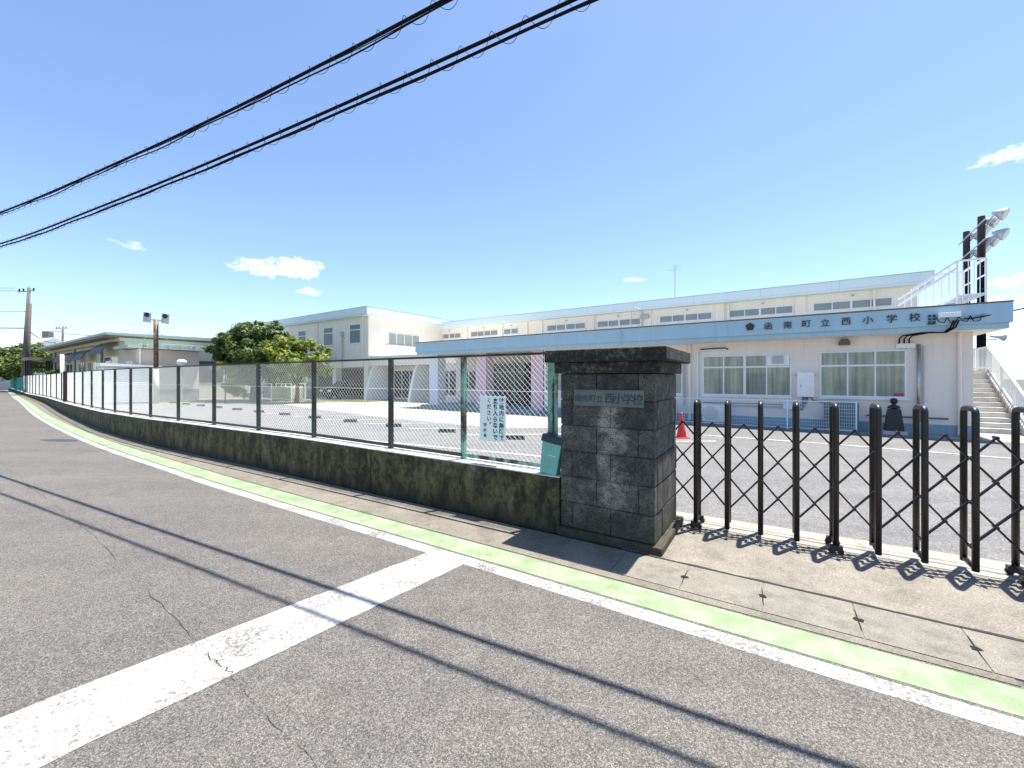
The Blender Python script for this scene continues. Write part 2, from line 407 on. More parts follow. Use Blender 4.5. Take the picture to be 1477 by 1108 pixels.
# ------------------------------------------------------------------ curves in plan
def catmull(pts, n=8):
    out = []
    P = [Vector(p) for p in pts]
    P = [P[0] * 2 - P[1]] + P + [P[-1] * 2 - P[-2]]
    for i in range(1, len(P) - 2):
        for k in range(n):
            t = k / n; a, b, c, d = P[i - 1], P[i], P[i + 1], P[i + 2]
            out.append(.5 * ((2 * b) + (c - a) * t + (2 * a - 5 * b + 4 * c - d) * t * t + (3 * b - a - 3 * c + d) * t ** 3))
    out.append(P[-2]); return out
def offset(line, d):
    """shift a plan polyline sideways; positive = towards the school"""
    out = []
    for i, p in enumerate(line):
        t = (line[min(i + 1, len(line) - 1)] - line[max(i - 1, 0)]).normalized()
        out.append(p + Vector((t.y, -t.x)) * d)           # lines run right -> left, school side is on their right
    return out
def lengths(line):
    L = [0.]
    for i in range(1, len(line)): L.append(L[-1] + (line[i] - line[i - 1]).length)
    return L
def at_len(line, L, s):
    for i in range(1, len(line)):
        if L[i] >= s or i == len(line) - 1:
            t = (s - L[i - 1]) / (L[i] - L[i - 1]); return line[i - 1].lerp(line[i], t)
def at_ratio(line, k):
    for i in range(1, len(line)):
        f0 = line[i - 1].x - k * line[i - 1].y; f1 = line[i].x - k * line[i].y
        if f0 >= 0 >= f1: return line[i - 1].lerp(line[i], f0 / (f0 - f1))
WALL = catmull([(.50, 4.36), (-.33, 4.88), (-1.72, 5.73), (-4.04, 7.15), (-6.35, 8.55), (-9, 10.2), (-11.7, 12.05), (-13.64, 13.45), (-20.9, 19.1), (-32.3, 28.2), (-48.5, 40.6), (-60, 49.4), (-75, 60.9), (-92, 74)])
EDGE = catmull([(24, -11.2), (12, -3.6), (4.5, 1.06), (2.71, 2.17), (1.87, 2.69), (.90, 3.30), (-.27, 4.04), (-2.29, 5.30), (-3.53, 6.08), (-5.57, 7.40), (-11.6, 11.5), (-20.9, 18.45), (-32.5, 27.6), (-48.7, 40.3), (-90, 73), (-160, 128)])

# ------------------------------------------------------------------ setting: ground and road
mb = MB(); mb.poly([(-900, -300), (900, -300), (900, 900), (-900, 900)], -.03)
up_sheet(mb, 'ground', M['ground'])
far_edge = offset(EDGE, -9.0)
up_sheet(MB().sheet(offset(EDGE, .62), far_edge, 0.0), 'road', M['road'])
# painted edge: green strip, then white line, each 4 mm thick paint
up_sheet(MB().sheet(EDGE, offset(EDGE, -.265), .0015), 'green_side_strip', M['green'])
up_sheet(MB().sheet(offset(EDGE, -.295), offset(EDGE, -.43), .0015), 'white_edge_line', M['line'])
st = [(-2.49, 1.99), (-.79, 3.89), (-.415, 3.65), (-2.01, 1.73)]
a0 = Vector((-.79, 3.89)); a1 = Vector((-.415, 3.65)); dr = Vector((-1.62, -1.90)).normalized()
d2 = Vector((-1.595, -1.92)).normalized()
n_ = 40
left = [a0 + (Vector((-2.49, 1.99)) - a0) * (i / n_ * 2.2) for i in range(n_ + 1)]
right = [a1 + (Vector((-2.01, 1.73)) - a1) * (i / n_ * 2.2) for i in range(n_ + 1)]
rj = random.Random(3)
left = [p + Vector((rj.uniform(-.006, .006), rj.uniform(-.006, .006))) for p in left]
right = [p + Vector((rj.uniform(-.006, .006), rj.uniform(-.006, .006))) for p in right]
up_sheet(MB().sheet(left, right, .0022), 'stop_line', M['stop'])
# long crack across the lane
cp = catmull([G(0, 668), G(48, 706), G(110, 752), G(190, 830), G(285, 928), G(330, 972), G(385, 1035), G(470, 1150), (-1.0, 1.2), (-.6, .2)], 16)
rj = random.Random(5); L_, R_ = [], []
for i, p in enumerate(cp):
    j = Vector((rj.uniform(-.014, .014), rj.uniform(-.014, .014))); w = max(.0003, .0042 * (mnoise.noise(Vector((i * .23, 3.1, 0))) + .30)) * (.55 + .45 * rj.random()) + (.003 if abs(i - 74) < 7 else 0)
    L_.append(p + j + Vector((w, w * .3))); R_.append(p + j - Vector((w, w * .3)))
up_sheet(MB().sheet(L_, R_, .0034), 'road_crack', M['crack'])

up_sheet(MB().poly([G(58, 634.2), G(86, 633.2), G(114, 634.6), G(110, 637), G(84, 637.4), G(64, 636.4)], .002), 'dark_road_area', plain('dark_blue_grey_tone', (.035, .036, .045), .8))  # small flat area, darker and bluer than the road around it
# footway between the painted strip and the wall
fw_out = offset(EDGE, .02); fw_in = offset(EDGE, .61)
i0 = 8
up_sheet(MB().sheet(fw_out[24:], fw_in[24:], .004), 'footway', M['footway'])
# gutter lids: a row of slabs with gaps and lifting holes
lid_dir = (Vector(G(1408, 938)) - Vector(G(987, 834))).normalized(); lid_n = Vector((-lid_dir.y, lid_dir.x))
if lid_n.y < 0: lid_n = -lid_n
h0 = Vector(G(987, 834)); step = (Vector(G(1408, 938)) - h0).length / 3
mbg = MB(); mbh = MB()
for k in range(-2, 14):
    c = h0 + lid_dir * (step * k)
    p = c - lid_dir * (-.004) + lid_n * -.235; q = c + lid_dir * (step - .004) + lid_n * -.235
    p2 = c + lid_dir * .004 + lid_n * .245; q2 = c + lid_dir * (step - .004) + lid_n * .245
    mbg.add([(p.x, p.y, -.01), (q.x, q.y, -.01), (q2.x, q2.y, -.01), (p2.x, p2.y, -.01), (p.x, p.y, .009), (q.x, q.y, .009), (q2.x, q2.y, .009), (p2.x, p2.y, .009)],
            [(4, 5, 6, 7), (0, 1, 5, 4), (1, 2, 6, 5), (2, 3, 7, 6), (3, 0, 4, 7)])
    if k >= 0:
        m = 9; rr = random.Random(k)
        mbh.poly([(c.x + .030 * math.cos(t) * rr.uniform(.6, 1.2) , c.y + .030 * math.sin(t) * rr.uniform(.6, 1.2)) for t in [2 * math.pi * i / m for i in range(m)]], .0125)
        for sgn in (-1, 1):
            e = c + lid_n * (.15 * sgn) + lid_dir * rr.uniform(-.01, .01)
            w = .004
            mbh.poly([(c.x - lid_dir.x * w, c.y - lid_dir.y * w), (c.x + lid_dir.x * w, c.y + lid_dir.y * w), (e.x + lid_dir.x * .0015, e.y + lid_dir.y * .0015), (e.x - lid_dir.x * .0015, e.y - lid_dir.y * .0015)], .0118)
o = mbg.build('gutter_lids', M['lid']); o['kind'] = 'structure'
up_sheet(mbh, 'gutter_lid_holes', M['hole'])
s_a = h0 + lid_n * .255 - lid_dir * .6; s_b = h0 + lid_n * .255 + lid_dir * 9
s_c = s_b + lid_n * .045; s_d = s_a + lid_n * .045
n_ = 60; rj = random.Random(9)
sl = [s_a.lerp(s_b, i / n_) for i in range(n_ + 1)]; sr = [s_d.lerp(s_c, i / n_) - lid_n * rj.uniform(.008, .028) for i in range(n_ + 1)]
up_sheet(MB().sheet(sl, sr, .0085), 'dirt_seam', M['crack'])
# gate ground: apron, pale strip along the gate rail
GATE_A = Vector((1.72, 4.80)); GATE_D = Vector((.850, -.527)).normalized(); GATE_N = Vector((.527, .850)).normalized()
ap = [h0 + lid_n * .25 - lid_dir * .6, h0 + lid_n * .25 + lid_dir * 9, GATE_A + GATE_D * 10, GATE_A - GATE_D * .3]
up_sheet(MB().poly(ap, .004), 'gate_apron', M['apron'])
g0 = GATE_A - GATE_D * .5; g1 = GATE_A + GATE_D * 11
up_sheet(MB().poly([g0 - GATE_N * .02, g1 - GATE_N * .02, g1 + GATE_N * .30, g0 + GATE_N * .16], .008), 'gate_strip', M['strip'])
up_sheet(MB().poly([g0 + GATE_N * .17, g1 + GATE_N * .31, g1 + GATE_N * .66, g0 + GATE_N * .36], .0078), 'gate_strip_inner', M['strip'])
rail = MB().bar((g0.x + GATE_N.x * .10, g0.y + GATE_N.y * .10, .0105), (g1.x + GATE_N.x * .10, g1.y + GATE_N.y * .10, .0105), .022, .006).build('gate_floor_rail', M['steel']); rail['kind'] = 'structure'
# school yard sheet
yard_edge = [GATE_A + GATE_D * 30, GATE_A - GATE_D * .2] + [p for p in offset(WALL, .02)]
yl = [Vector((p.x, p.y)) for p in yard_edge]; yr = [p + BX * 70 for p in yl]
up_sheet(MB().sheet(yl, yr, 0.0), 'school_yard', M['yard'])
# brighter concrete forecourt along the buildings
def W2(s, t): return C0 + AX * s + BX * t
up_sheet(MB().poly([W2(-8, -.9), W2(7, -.9), W2(9.5, -3.6), W2(12.5, -6.0), W2(19, -5.6), W2(30, -3.8), W2(40, -2.6), W2(40, 8), W2(-8, 8)], .004), 'forecourt', M['forecourt'])

# car park markings
lines = MB()
def gline(p, q, w=.11, z=.0085):
    p = Vector(p); q = Vector(q); d = (q - p).normalized(); n = Vector((-d.y, d.x)) * (w / 2)
    lines.add([(p.x - n.x, p.y - n.y, z), (q.x - n.x, q.y - n.y, z), (q.x + n.x, q.y + n.y, z), (p.x + n.x, p.y + n.y, z)], [(0, 1, 2, 3)])
row0 = Vector((.08, 11.06)); row1 = Vector((-24.6, 28.7)); nst = 13
rowd = (row1 - row0) / (nst - 1)
gline(G(215, 598.5), G(305, 615)); gline(Vector(G(305, 615)), G(880, 668))
for k in range(-1, nst):
    p = row0 + rowd * (k + .5) + Vector((-.35, .1)); gline(p, p + Vector((4.6, .32)), .10)
for k in range(1, 6):
    p = W2(20 + 2.4 * k, -2.8 + .1 * k); gline(p, p + Vector((-.2, 2.6)) * 1, .1)
dl = catmull([G(1000, 627), G(1100, 634), G(1250, 645), G(1477, 663), (12.5, 7.4)], 6)
for p, q in zip(dl, dl[1:]): gline(p, q, .10)
up_sheet(lines, 'parking_lines', M['yline'])

# ------------------------------------------------------------------ wheel stops (thirteen)
LBL_STOP = ['wheel stop nearest the fence sign, grey block with pale reflective end', ]
ordw = ['first', 'second', 'third', 'fourth', 'fifth', 'sixth', 'seventh', 'eighth', 'ninth', 'tenth', 'eleventh', 'twelfth', 'thirteenth']
ws = thing('wheel_stop', 'x', 'wheel stop', group='wheel stops in the car park row')
MB().prism([(-.06, 0), (.06, 0), (.045, .11), (-.045, .11)], 'x', -.27, .27).build('stop_body', M['stopblock'], ws, bevel=.008)
for e_ in (-.275, .275): MB().box(e_ - .004, e_ + .004, -.04, .04, .03, .09).build('end_reflector', M['white'], ws)
for k in range(nst):
    o = ws if k == 0 else copy_tree(ws)
    p = row0 + rowd * k; o.location = (p.x, p.y, .001); o.rotation_euler = (0, 0, R(-4) + R(random.uniform(-3, 3)))
    o['label'] = 'grey wheel stop beside the hanging notice, closest to the gate pillar' if k == 0 else \
        ('grey wheel stop farthest from the gate pillar, by the white slatted shed' if k == nst - 1 else f'{ordw[k]} grey wheel stop in the row counted from the gate pillar')

# ------------------------------------------------------------------ gate pillar
PIL = Vector((1.344, 3.84)); pa = Vector((.842, -.54)).normalized()
prz = math.atan2(pa.y, pa.x)
pil = thing('gate_pillar', 'dark weathered block gate pillar with wide cap and stone name plate', 'gate pillar', (PIL.x, PIL.y, 0), prz)
W_, D_ = .98, .98                                        # x from -W_ to 0, y from 0 to D_
shaft = MB(); shaft.box(-W_ + .012, -.012, .012, D_ - .012, .08, 1.70)
rows = [.08, .35, .62, .89, 1.16, 1.43, 1.70]
rb = random.Random(2)
for i in range(6):
    z0, z1 = rows[i] + .006, rows[i + 1] - .006
    cuts = [0, .41, .84, 1.] if i % 2 else [0, .135, .56, 1.]
    for c_, d_ in zip(cuts, cuts[1:]):
        j = rb.uniform(-.004, .004)
        shaft.box(-W_ + c_ * W_ + .0035, -W_ + d_ * W_ - .0035, j, .1, z0, z1)
    cutsr = [.1 / D_, .52, 1.] if i % 2 else [.1 / D_, .30, .72, 1.]
    for c_, d_ in zip(cutsr, cutsr[1:]):
        j = rb.uniform(-.004, .004)
        shaft.box(-.1, j, c_ * D_ + .0035, d_ * D_ - .0035, z0, z1); shaft.box(-W_ - j, -W_ + .1, c_ * D_ + .0035, d_ * D_ - .0035, z0, z1)
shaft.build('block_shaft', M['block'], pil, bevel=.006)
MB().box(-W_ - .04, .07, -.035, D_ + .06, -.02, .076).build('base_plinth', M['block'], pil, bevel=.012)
cap = MB().box(-W_ - .05, .05, -.05, D_ + .05, 1.703, 1.815).build('cap_band', M['cap'], pil, bevel=.006)
MB().box(-W_ - .13, .13, -.13, D_ + .13, 1.818, 1.945).build('cap_slab', M['cap'], pil, bevel=.014, seg=3)
pl = MB().box(-.815, -.095, -.030, -.006, 1.368, 1.540).build('name_plate', M['plate'], pil, bevel=.012)
ch = []
for k, c_ in enumerate('函南町立'): ch.append((c_, .080, -.765 + .078 * k, -.031, 1.448, .003, .0004))
for k, c_ in enumerate('西小学校'): ch.append((c_, .106, -.432 + .093 * k, -.031, 1.452, .003, .0012))
lettering(pl, ch, M['ink'])

# ------------------------------------------------------------------ boundary wall and chain-link fence
def wall_top(s, Ltot):
    # the footway rises a little towards the far end, so the exposed wall shrinks
    return .60 + .05 * min(1, s / 5) if s < 9 else max(.26, .65 - (s - 9) * .0085)
WL = lengths(WALL)
bw = thing('boundary_wall', 'long low mossy black concrete wall curving along the road', 'wall', (.5, 4.36, 0))
org = Vector((.5, 4.36))
def wall_mesh(front, back, z0f, z1f):
    mbw = MB(); n = len(front); o = 0
    for i in range(n):
        f, b_ = front[i] - org, back[i] - org; z0, z1 = z0f(i), z1f(i)
        mbw.v += [(f.x, f.y, z0), (f.x, f.y, z1), (b_.x, b_.y, z1), (b_.x, b_.y, z0)]
    for i in range(n - 1):
        a = 4 * i; b_ = a + 4
        mbw.f += [(a, b_, b_ + 1, a + 1), (a + 1, b_ + 1, b_ + 2, a + 2), (a + 2, b_ + 2, b_ + 3, a + 3)]
    mbw.f += [(0, 1, 2, 3), tuple(4 * (n - 1) + k for k in (3, 2, 1, 0))]
    return mbw
# cast in lengths of about 3 m with open joints
Ltot = WL[-1]; seg = 3.0; k = 0
mbw = MB()
while k * seg < Ltot - .5:
    s0, s1 = k * seg + (.006 if k else 0), min(Ltot, (k + 1) * seg - .006)
    ss = [s0 + (s1 - s0) * i / 5 for i in range(6)]
    OFFB = offset(WALL, .27)
    fr = [at_len(WALL, WL, s) for s in ss]
    LB = lengths(OFFB); bk = [at_len(OFFB, LB, s * LB[-1] / Ltot) for s in ss]
    w = wall_mesh(fr, bk, lambda i: -.02, lambda i: wall_top(ss[i], Ltot) - .012)
    mbw.add(w.v, w.f); k += 1
mbw.build('wall_body', M['retain'], bw, bevel=.006)
ss = [Ltot * i / 90 for i in range(91)]
fr = [at_len(WALL, WL, s) for s in ss]; bk = [at_len(OFFB, LB, s * LB[-1] / Ltot) for s in ss]
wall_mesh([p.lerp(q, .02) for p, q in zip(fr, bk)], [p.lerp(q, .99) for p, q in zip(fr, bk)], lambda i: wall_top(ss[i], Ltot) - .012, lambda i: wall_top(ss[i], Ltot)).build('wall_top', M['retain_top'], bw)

FLINE = offset(WALL, .165); FL = lengths(FLINE)
post_px = [793.5, 667, 562, 451, 371, 307, 255.5, 215.5, 187, 164.3, 147, 131, 118.2, 106.4, 95.0, 88, 80.6, 72.5, 66.4, 61.2, 56, 51, 46.4, 42.6, 38.9, 36, 33]
posts = [at_ratio(FLINE, (x - CX) / F) for x in post_px]
posts = [p for p in posts if p is not None]
def s_on(p):
    best = 0; bd = 1e9
    for i in range(1, len(FLINE)):
        a, b_ = FLINE[i - 1], FLINE[i]; d = b_ - a; t = max(0, min(1, (p - a).dot(d) / d.dot(d))); q = a + d * t
        if (q - p).length < bd: bd = (q - p).length; best = FL[i - 1] + d.length * t
    return best
fence = thing('chain_link_fence', 'rusty green chain link fence standing on the low black wall', 'fence', (posts[0].x, posts[0].y, 0))
fo = posts[0]
TOPZ = 1.95
def loc3(p, z): return (p.x - fo.x, p.y - fo.y, z)
for i, p in enumerate(posts):
    q = posts[i + 1] if i + 1 < len(posts) else posts[i] * 2 - posts[i - 1]
    d = (q - p).normalized(); n = Vector((d.y, -d.x)); zb = wall_top(s_on(p), Ltot)
    up = (n.x, n.y, 0)
    w = .056
    mbp = MB()
    if post_px[i] == 95.0:
        mbp.box(p.x - fo.x - .07, p.x - fo.x + .07, p.y - fo.y - .07, p.y - fo.y + .07, zb, TOPZ + .06)
        mbp.build('fence_post', M['fencebrown'], fence); continue
    # angle iron: two thin legs
    mbp.bar(loc3(p, zb - .002), loc3(p, TOPZ), w, .006, up)
    pp = p + n * .028 - d * .025
    mbp.bar(loc3(pp, zb - .002), loc3(pp, TOPZ), .006, .052, up)
    mbp.build('fence_post', M['fencegreen'] if i < 2 else M['fencedark'], fence)
# second upright beside the pillar
e = posts[0] - (posts[1] - posts[0]).normalized() * .075
MB().bar(loc3(e, .60), loc3(e, TOPZ), .04, .006, (.5, .85, 0)).bar(loc3(e + Vector((.01, .02)), .60), loc3(e + Vector((.01, .02)), TOPZ), .006, .04, (.5, .85, 0)).build('fence_post', M['fencegreen'], fence)
tr = MB(); brn = MB(); brg = MB(); tw = MB(); wires = MB()
allp = [e] + posts
for i in range(len(allp) - 1):
    p, q = allp[i], allp[i + 1]
    zb0, zb1 = wall_top(s_on(p), Ltot), wall_top(s_on(q), Ltot)
    tr.bar(loc3(p, TOPZ - .015), loc3(q, TOPZ - .015), .032, .026)
    (brg if i < 2 else brn).bar(loc3(p, zb0 + .055), loc3(q, zb1 + .055), .012, .045)
    (brg if i < 2 else brn).bar(loc3(p, zb0 + .012), loc3(q, zb1 + .012), .010, .010)
    tw.tube([loc3(p, 1.50), loc3(q, 1.50)], .0022, 4)
    if i == 0: continue
    L = (q - p).length; d = (q - p) / L; H0 = TOPZ - .03; pitch = .070 if i < 8 else .078; rad = .0018 if i < 8 else .0021
    zb = max(zb0, zb1) + .05; h = H0 - zb
    n = Vector((d.y, -d.x))
    for sg in (1, -1):
        c = -h
        while c < L + h:
            # line x = c + sg*(z)
            if sg > 0: z_a, z_b = max(0, -c), min(h, L - c); xa, xb = c + z_a, c + z_b
            else: z_a, z_b = max(0, c - L), min(h, c); xa, xb = c - z_a, c - z_b
            if z_b - z_a > .01:
                P_ = p + d * xa + n * (.045 + .003 * sg); Q_ = p + d * xb + n * (.045 + .003 * sg)
                wires.tube([loc3(P_, zb + z_a), loc3(Q_, zb + z_b)], rad if sg > 0 else rad * .62, 4, False)
            c += pitch
tr.build('top_rail', M['fencedark'], fence); brg.build('bottom_rail', M['fencegreen'], fence); brn.build('bottom_rail', M['fencedark'], fence)
tw.build('tension_wire', M['mesh'], fence); wires.build('wire_mesh', M['mesh'], fence)

# far green netting on the same wall
gp = [posts[-1]] + [at_ratio(FLINE, (x - CX) / F) for x in (29.5, 26, 22.5, 19, 15.5, 12, 8.5)]
gp = [p for p in gp if p is not None]
while len(gp) < 6: gp.append(gp[-1] + Vector((-2.4, 1.95)))
nf = thing('net_fence', 'bright green netting fence at the far end of the wall', 'fence', (gp[0].x, gp[0].y, 0)); go = gp[0]
nm = MB(); 
for i, p in enumerate(gp):
    a = p - go
    MB().bar((a.x, a.y, .2), (a.x, a.y, 1.75), .05, .05).build('fence_post', M['netgreen'], nf)
    if i:
        b_ = gp[i - 1] - go; L = (a - b_).length; d = (a - b_) / L
        k = 0.
        while k < L: nm.bar((b_.x + d.x * k, b_.y + d.y * k, .3), (b_.x + d.x * k, b_.y + d.y * k, 1.7), .012, .012); k += .05
        z = .3
        while z < 1.72: nm.bar((b_.x, b_.y, z), (a.x, a.y, z), .012, .012); z += .05
nm.build('net', M['netgreen'], nf)

# notice board tied to the mesh
p0, p1 = posts[0], posts[1]; fd = (p0 - p1).normalized()
sa = at_ratio(offset(WALL, .13), (692 - CX) / F); sb = at_ratio(offset(WALL, .13), (729.5 - CX) / F)
sw = (sb - sa).length; mid = (sa + sb) / 2
sn = thing('notice_sign', 'pale green notice board with vertical writing tied to the wire fence', 'sign', (mid.x, mid.y, .885), math.atan2(fd.y, fd.x))
MB().box(-sw / 2, sw / 2, -.003, .003, 0, .55).build('board', M['sign'], sn, bevel=.002)
ch = []
x0 = sw / 2 - .075
def column(txt, x, top, size, gap, wt):
    for i, c_ in enumerate(txt): ch.append((c_, size, x + (size * .28 if c_ == '。' else 0), -.0042, top - i * gap + (gap * .3 if c_ == '。' else 0), .001, wt))
column('敷地内に無断で', sw / 2 - .058, .495, .070, .074, .0018)
column('立ち入らないで', sw / 2 - .148, .495, .072, .074, .0026)
column('ください。', sw / 2 - .240, .495, .066, .074, .0014)
lettering(sn, ch, M['ink'])
ch = []
column('学校長', sw / 2 - .300, .195, .050, .066, .001)
lettering(sn, ch, M['ink'], 'signature')
for x in (-sw / 2 + .02, sw / 2 - .02):
    for z in (.03, .52): MB().tube([(x, -.006, z - .006), (x, -.009, z), (x, .03, z + .004)], .002, 5).build('wire_tie', M['steel'], sn)

# leaning teal canister
cb = at_ratio(offset(WALL, .09), (792 - CX) / F)
cn = thing('canister', 'teal plastic canister with navy lid leaning on the pillar', 'canister', (cb.x + .005, cb.y - .01, .600), prz)
cn.rotation_euler = (0, R(9), prz)
def taper(mbx, w0, d0, w1, d1, z0, z1):
    mbx.add([(-w0, -d0, z0), (w0, -d0, z0), (w0, d0, z0), (-w0, d0, z0), (-w1, -d1, z1), (w1, -d1, z1), (w1, d1, z1), (-w1, d1, z1)],
            [(0, 3, 2, 1), (4, 5, 6, 7), (0, 1, 5, 4), (1, 2, 6, 5), (2, 3, 7, 6), (3, 0, 4, 7)]); return mbx
taper(MB(), .100, .055, .118, .065, 0.0, .36).build('canister_body', M['teal'], cn, bevel=.012, seg=3)
taper(MB(), .135, .076, .128, .070, .35, .435).build('lid', M['navy'], cn, bevel=.018, seg=3)
MB().box(-.02, .075, -.0640, -.0610, .215, .221).build('pale_scratch', M['white'], cn)

# ------------------------------------------------------------------ accordion gate
gr_px = [(1001, 757), (1046, 770), (1093, 782), (1147, 794), (1202, 795), (1266, 805), (1332, 817), (1399, 824)]
gate = thing('accordion_gate', 'black folding lattice gate with rounded arch posts across the entrance', 'gate', (GATE_A.x, GATE_A.y, 0), math.atan2(GATE_D.y, GATE_D.x))
def gate_s(x):
    k = (x - CX) / F; return (k * GATE_A.y - GATE_A.x) / (GATE_D.x - k * GATE_D.y)
gs = [gate_s(x + 2) for x in (1004, 1047, 1094, 1146, 1202, 1260, 1327, 1399, 1474)]
stp = (gs[-1] - gs[0]) / (len(gs) - 1)
gs = [gs[0] + stp * k for k in range(-0, 13)]
UD = .12
def gate_post(s):
    pts = [(s, -UD, .065)]
    pts += [(s, -UD, 1.33)]
    for k in range(1, 12):
        t = math.pi * k / 12
        pts.append((s, -UD * math.copysign(abs(math.cos(t)) ** .55, math.cos(t)), 1.33 + .068 * math.sin(t) ** .55))
    pts += [(s, UD, 1.33), (s, UD, .065)]
    m = MB()
    m.tube(pts, .0245, 10)
    m.bar((s, -UD, .09), (s, UD, .09), .03, .03)
    return m
for i, s in enumerate(gs):
    o = gate_post(s).build('post', M['black'], gate, smooth=True)
    if i % 4 == 0:
        for y in (-UD, UD):
            cst = MB()
            cst.bar((s - .05, y, .06), (s + .05, y, .06), .05, .05)
            for x in (-.035, .035):
                cst.tube([(s + x - .0, y - .014, .036), (s + x, y + .014, .036)], .026, 12)
            cst.build('caster', M['blackm'], gate)
lat = MB(); piv = MB()
half = stp / 2
mz = [1.16, .79, .42]; pz = [.975, .605, .235]
for i in range(-1, len(gs) - 1):
    xm = gs[0] + stp * (i + .5)
    for sg in (-1, 1):
        xp = xm + sg * half
        if xp < gs[0] - .01: xp = xm + sg * half
        y = .012 * sg
        for a in range(3):
            lat.bar((xm, y, mz[a]), (xp, y, pz[a]), .015, .021, (0, 1, 0))
            if a < 2: lat.bar((xp, y, pz[a]), (xm, y, mz[a + 1]), .015, .021, (0, 1, 0))
    for z in mz: piv.tube([(xm, -.035, z), (xm, .035, z)], .014, 8)
    for z in pz: piv.tube([(xm + half, -.05, z), (xm + half, .05, z)], .012, 8)
lat.add(piv.v, piv.f); lat.build('lattice', M['black'], gate)

# ------------------------------------------------------------------ buildings: helpers in local frames (x right, y back, z up)
def window(par, x0, x1, z0, z1, y=0., cols=4, transom=None, mat='curtain', fr=.05, sill=True, skip=None):
    """white frame standing 30 mm proud of the wall with its panes set back"""
    f = MB(); yf, yb = y - .035, y + .02
    f.box(x0, x0 + fr, yf, yb, z0, z1); f.box(x1 - fr, x1, yf, yb, z0, z1)
    f.box(x0 + fr, x1 - fr, yf, yb, z0, z0 + fr); f.box(x0 + fr, x1 - fr, yf, yb, z1 - fr, z1)
    w = (x1 - x0 - 2 * fr) / cols
    for k in range(1, cols):
        ww = fr * (.8 if (k * 2 == cols) else .4)
        xc = x0 + fr + w * k; f.box(xc - ww, xc + ww, yf + .004, yb, z0 + fr, z1 - fr)
    if transom: f.box(x0 + fr, x1 - fr, yf + .002, yb, transom - fr * .6, transom + fr * .6)
    if sill: f.box(x0 - .05, x1 + .05, y - .075, yb, z0 - .06, z0 - .001)
    o = f.build('window', M['frame'], par)
    p = MB().box(x0 + fr * .6, x1 - fr * .6, y - .013, y - .003, z0 + fr * .6, z1 - fr * .6).build('pane', M[mat], o)
    return o
def local(C, ang=-ANG): return (C.x, C.y, 0), ang

# ---- single-storey front wing
loc, rz = local(C0)
wing = thing('school_wing', 'single storey white school wing with deep pale blue roof fascia', 'school building', loc, rz)
S_R, S_L = 13.9, 21.95                                    # recessed porch spans x -21.95 .. -13.9
wl = MB().box(-S_R, 0, 0, 8.5, .30, 2.985)
wl.box(-22.0, -S_R, 2.8, 8.5, .14, 2.985)
wl.box(-23.7, -22.005, 2.83, 5.2, .0, 2.60)
wl.build('wall', M['wing_wall'], wing)
MB().box(-S_R - .004, .004, -.006, 8.4, -.02, .298).build('plinth', M['plinth'], wing)
pf = MB().box(-22.0, -S_R - .006, -.25, 2.79, -.02, .137).build('porch_floor', M['plinth'], wing)
fa = MB(); fa.box(-S_L, .55, -.68, 9.0, 3.13, 3.66)
fa.build('fascia', M['fascia'], wing, bevel=.006)
MB().box(-S_L + .06, .50, -.61, 8.9, 2.987, 3.128).build('eave_strip', M['fascia'], wing)
MB().box(-S_L - .01, .56, -.69, 9.01, 3.662, 3.70).build('coping', M['coping'], wing)
MB().box(-S_L + .2, .3, -.45, 8.8, 3.702, 3.712).build('roof', M['roof'], wing)
MB().box(-S_L + .08, .48, -.59, 8.8, 2.975, 2.984).build('soffit', M['soffit'], wing)
window(wing, -3.47, -1.37, 1.05, 2.53, 0, 3, 2.06)
wB = window(wing, -7.02, -4.23, 1.03, 2.50, 0, 4, 2.06)
# ventilator set into the right upper light of the second window
vp = MB().box(-4.93, -4.29, -.060, -.014, 2.10, 2.445).build('vent_panel', M['white'], wB)
MB().box(-4.78, -4.46, -.12, -.061, 2.17, 2.42).build('vent_hood', M['greypaint'], vp, bevel=.01)
window(wing, -10.6, -7.72, 1.03, 2.50, 0, 4, 2.06)
window(wing, -13.85, -11.3, 1.05, 2.50, 0, 4, 2.06)
MB().box(-1.66, -1.44, -.022, -.0135, 1.12, 1.20).build('red_sticker', plain('red_sticker', (.45, .03, .04), .5), wing)
# pink porch columns and the pale end column
for x0, mt in ((-14.62, 'pink'), (-18.03, 'pink'), (-21.5, 'palecol')):
    MB().box(x0, x0 + .66, -.02, .64, .139, 2.97).build('porch_column', M[mt], wing)
dk = MB().box(-19.2, -14.75, 2.72, 2.795, .14, 2.55).build('entrance_recess', M['darkglass'], wing)
dr_ = MB()
for x in (-19.2, -17.4, -16.0, -14.86): dr_.box(x, x + .06, 2.66, 2.718, .14, 2.55)
dr_.box(-19.14, -14.86, 2.668, 2.717, 1.98, 2.05); dr_.box(-19.14, -14.86, 2.668, 2.717, 2.49, 2.55)
dr_.build('entrance_door', M['greypaint'], wing)
window(wing, -23.3, -21.9, .5, 2.2, 2.83, 2, None, 'darkglass')
window(wing, -21.5, -20.3, .95, 2.15, 2.8, 2, None, 'darkglass')
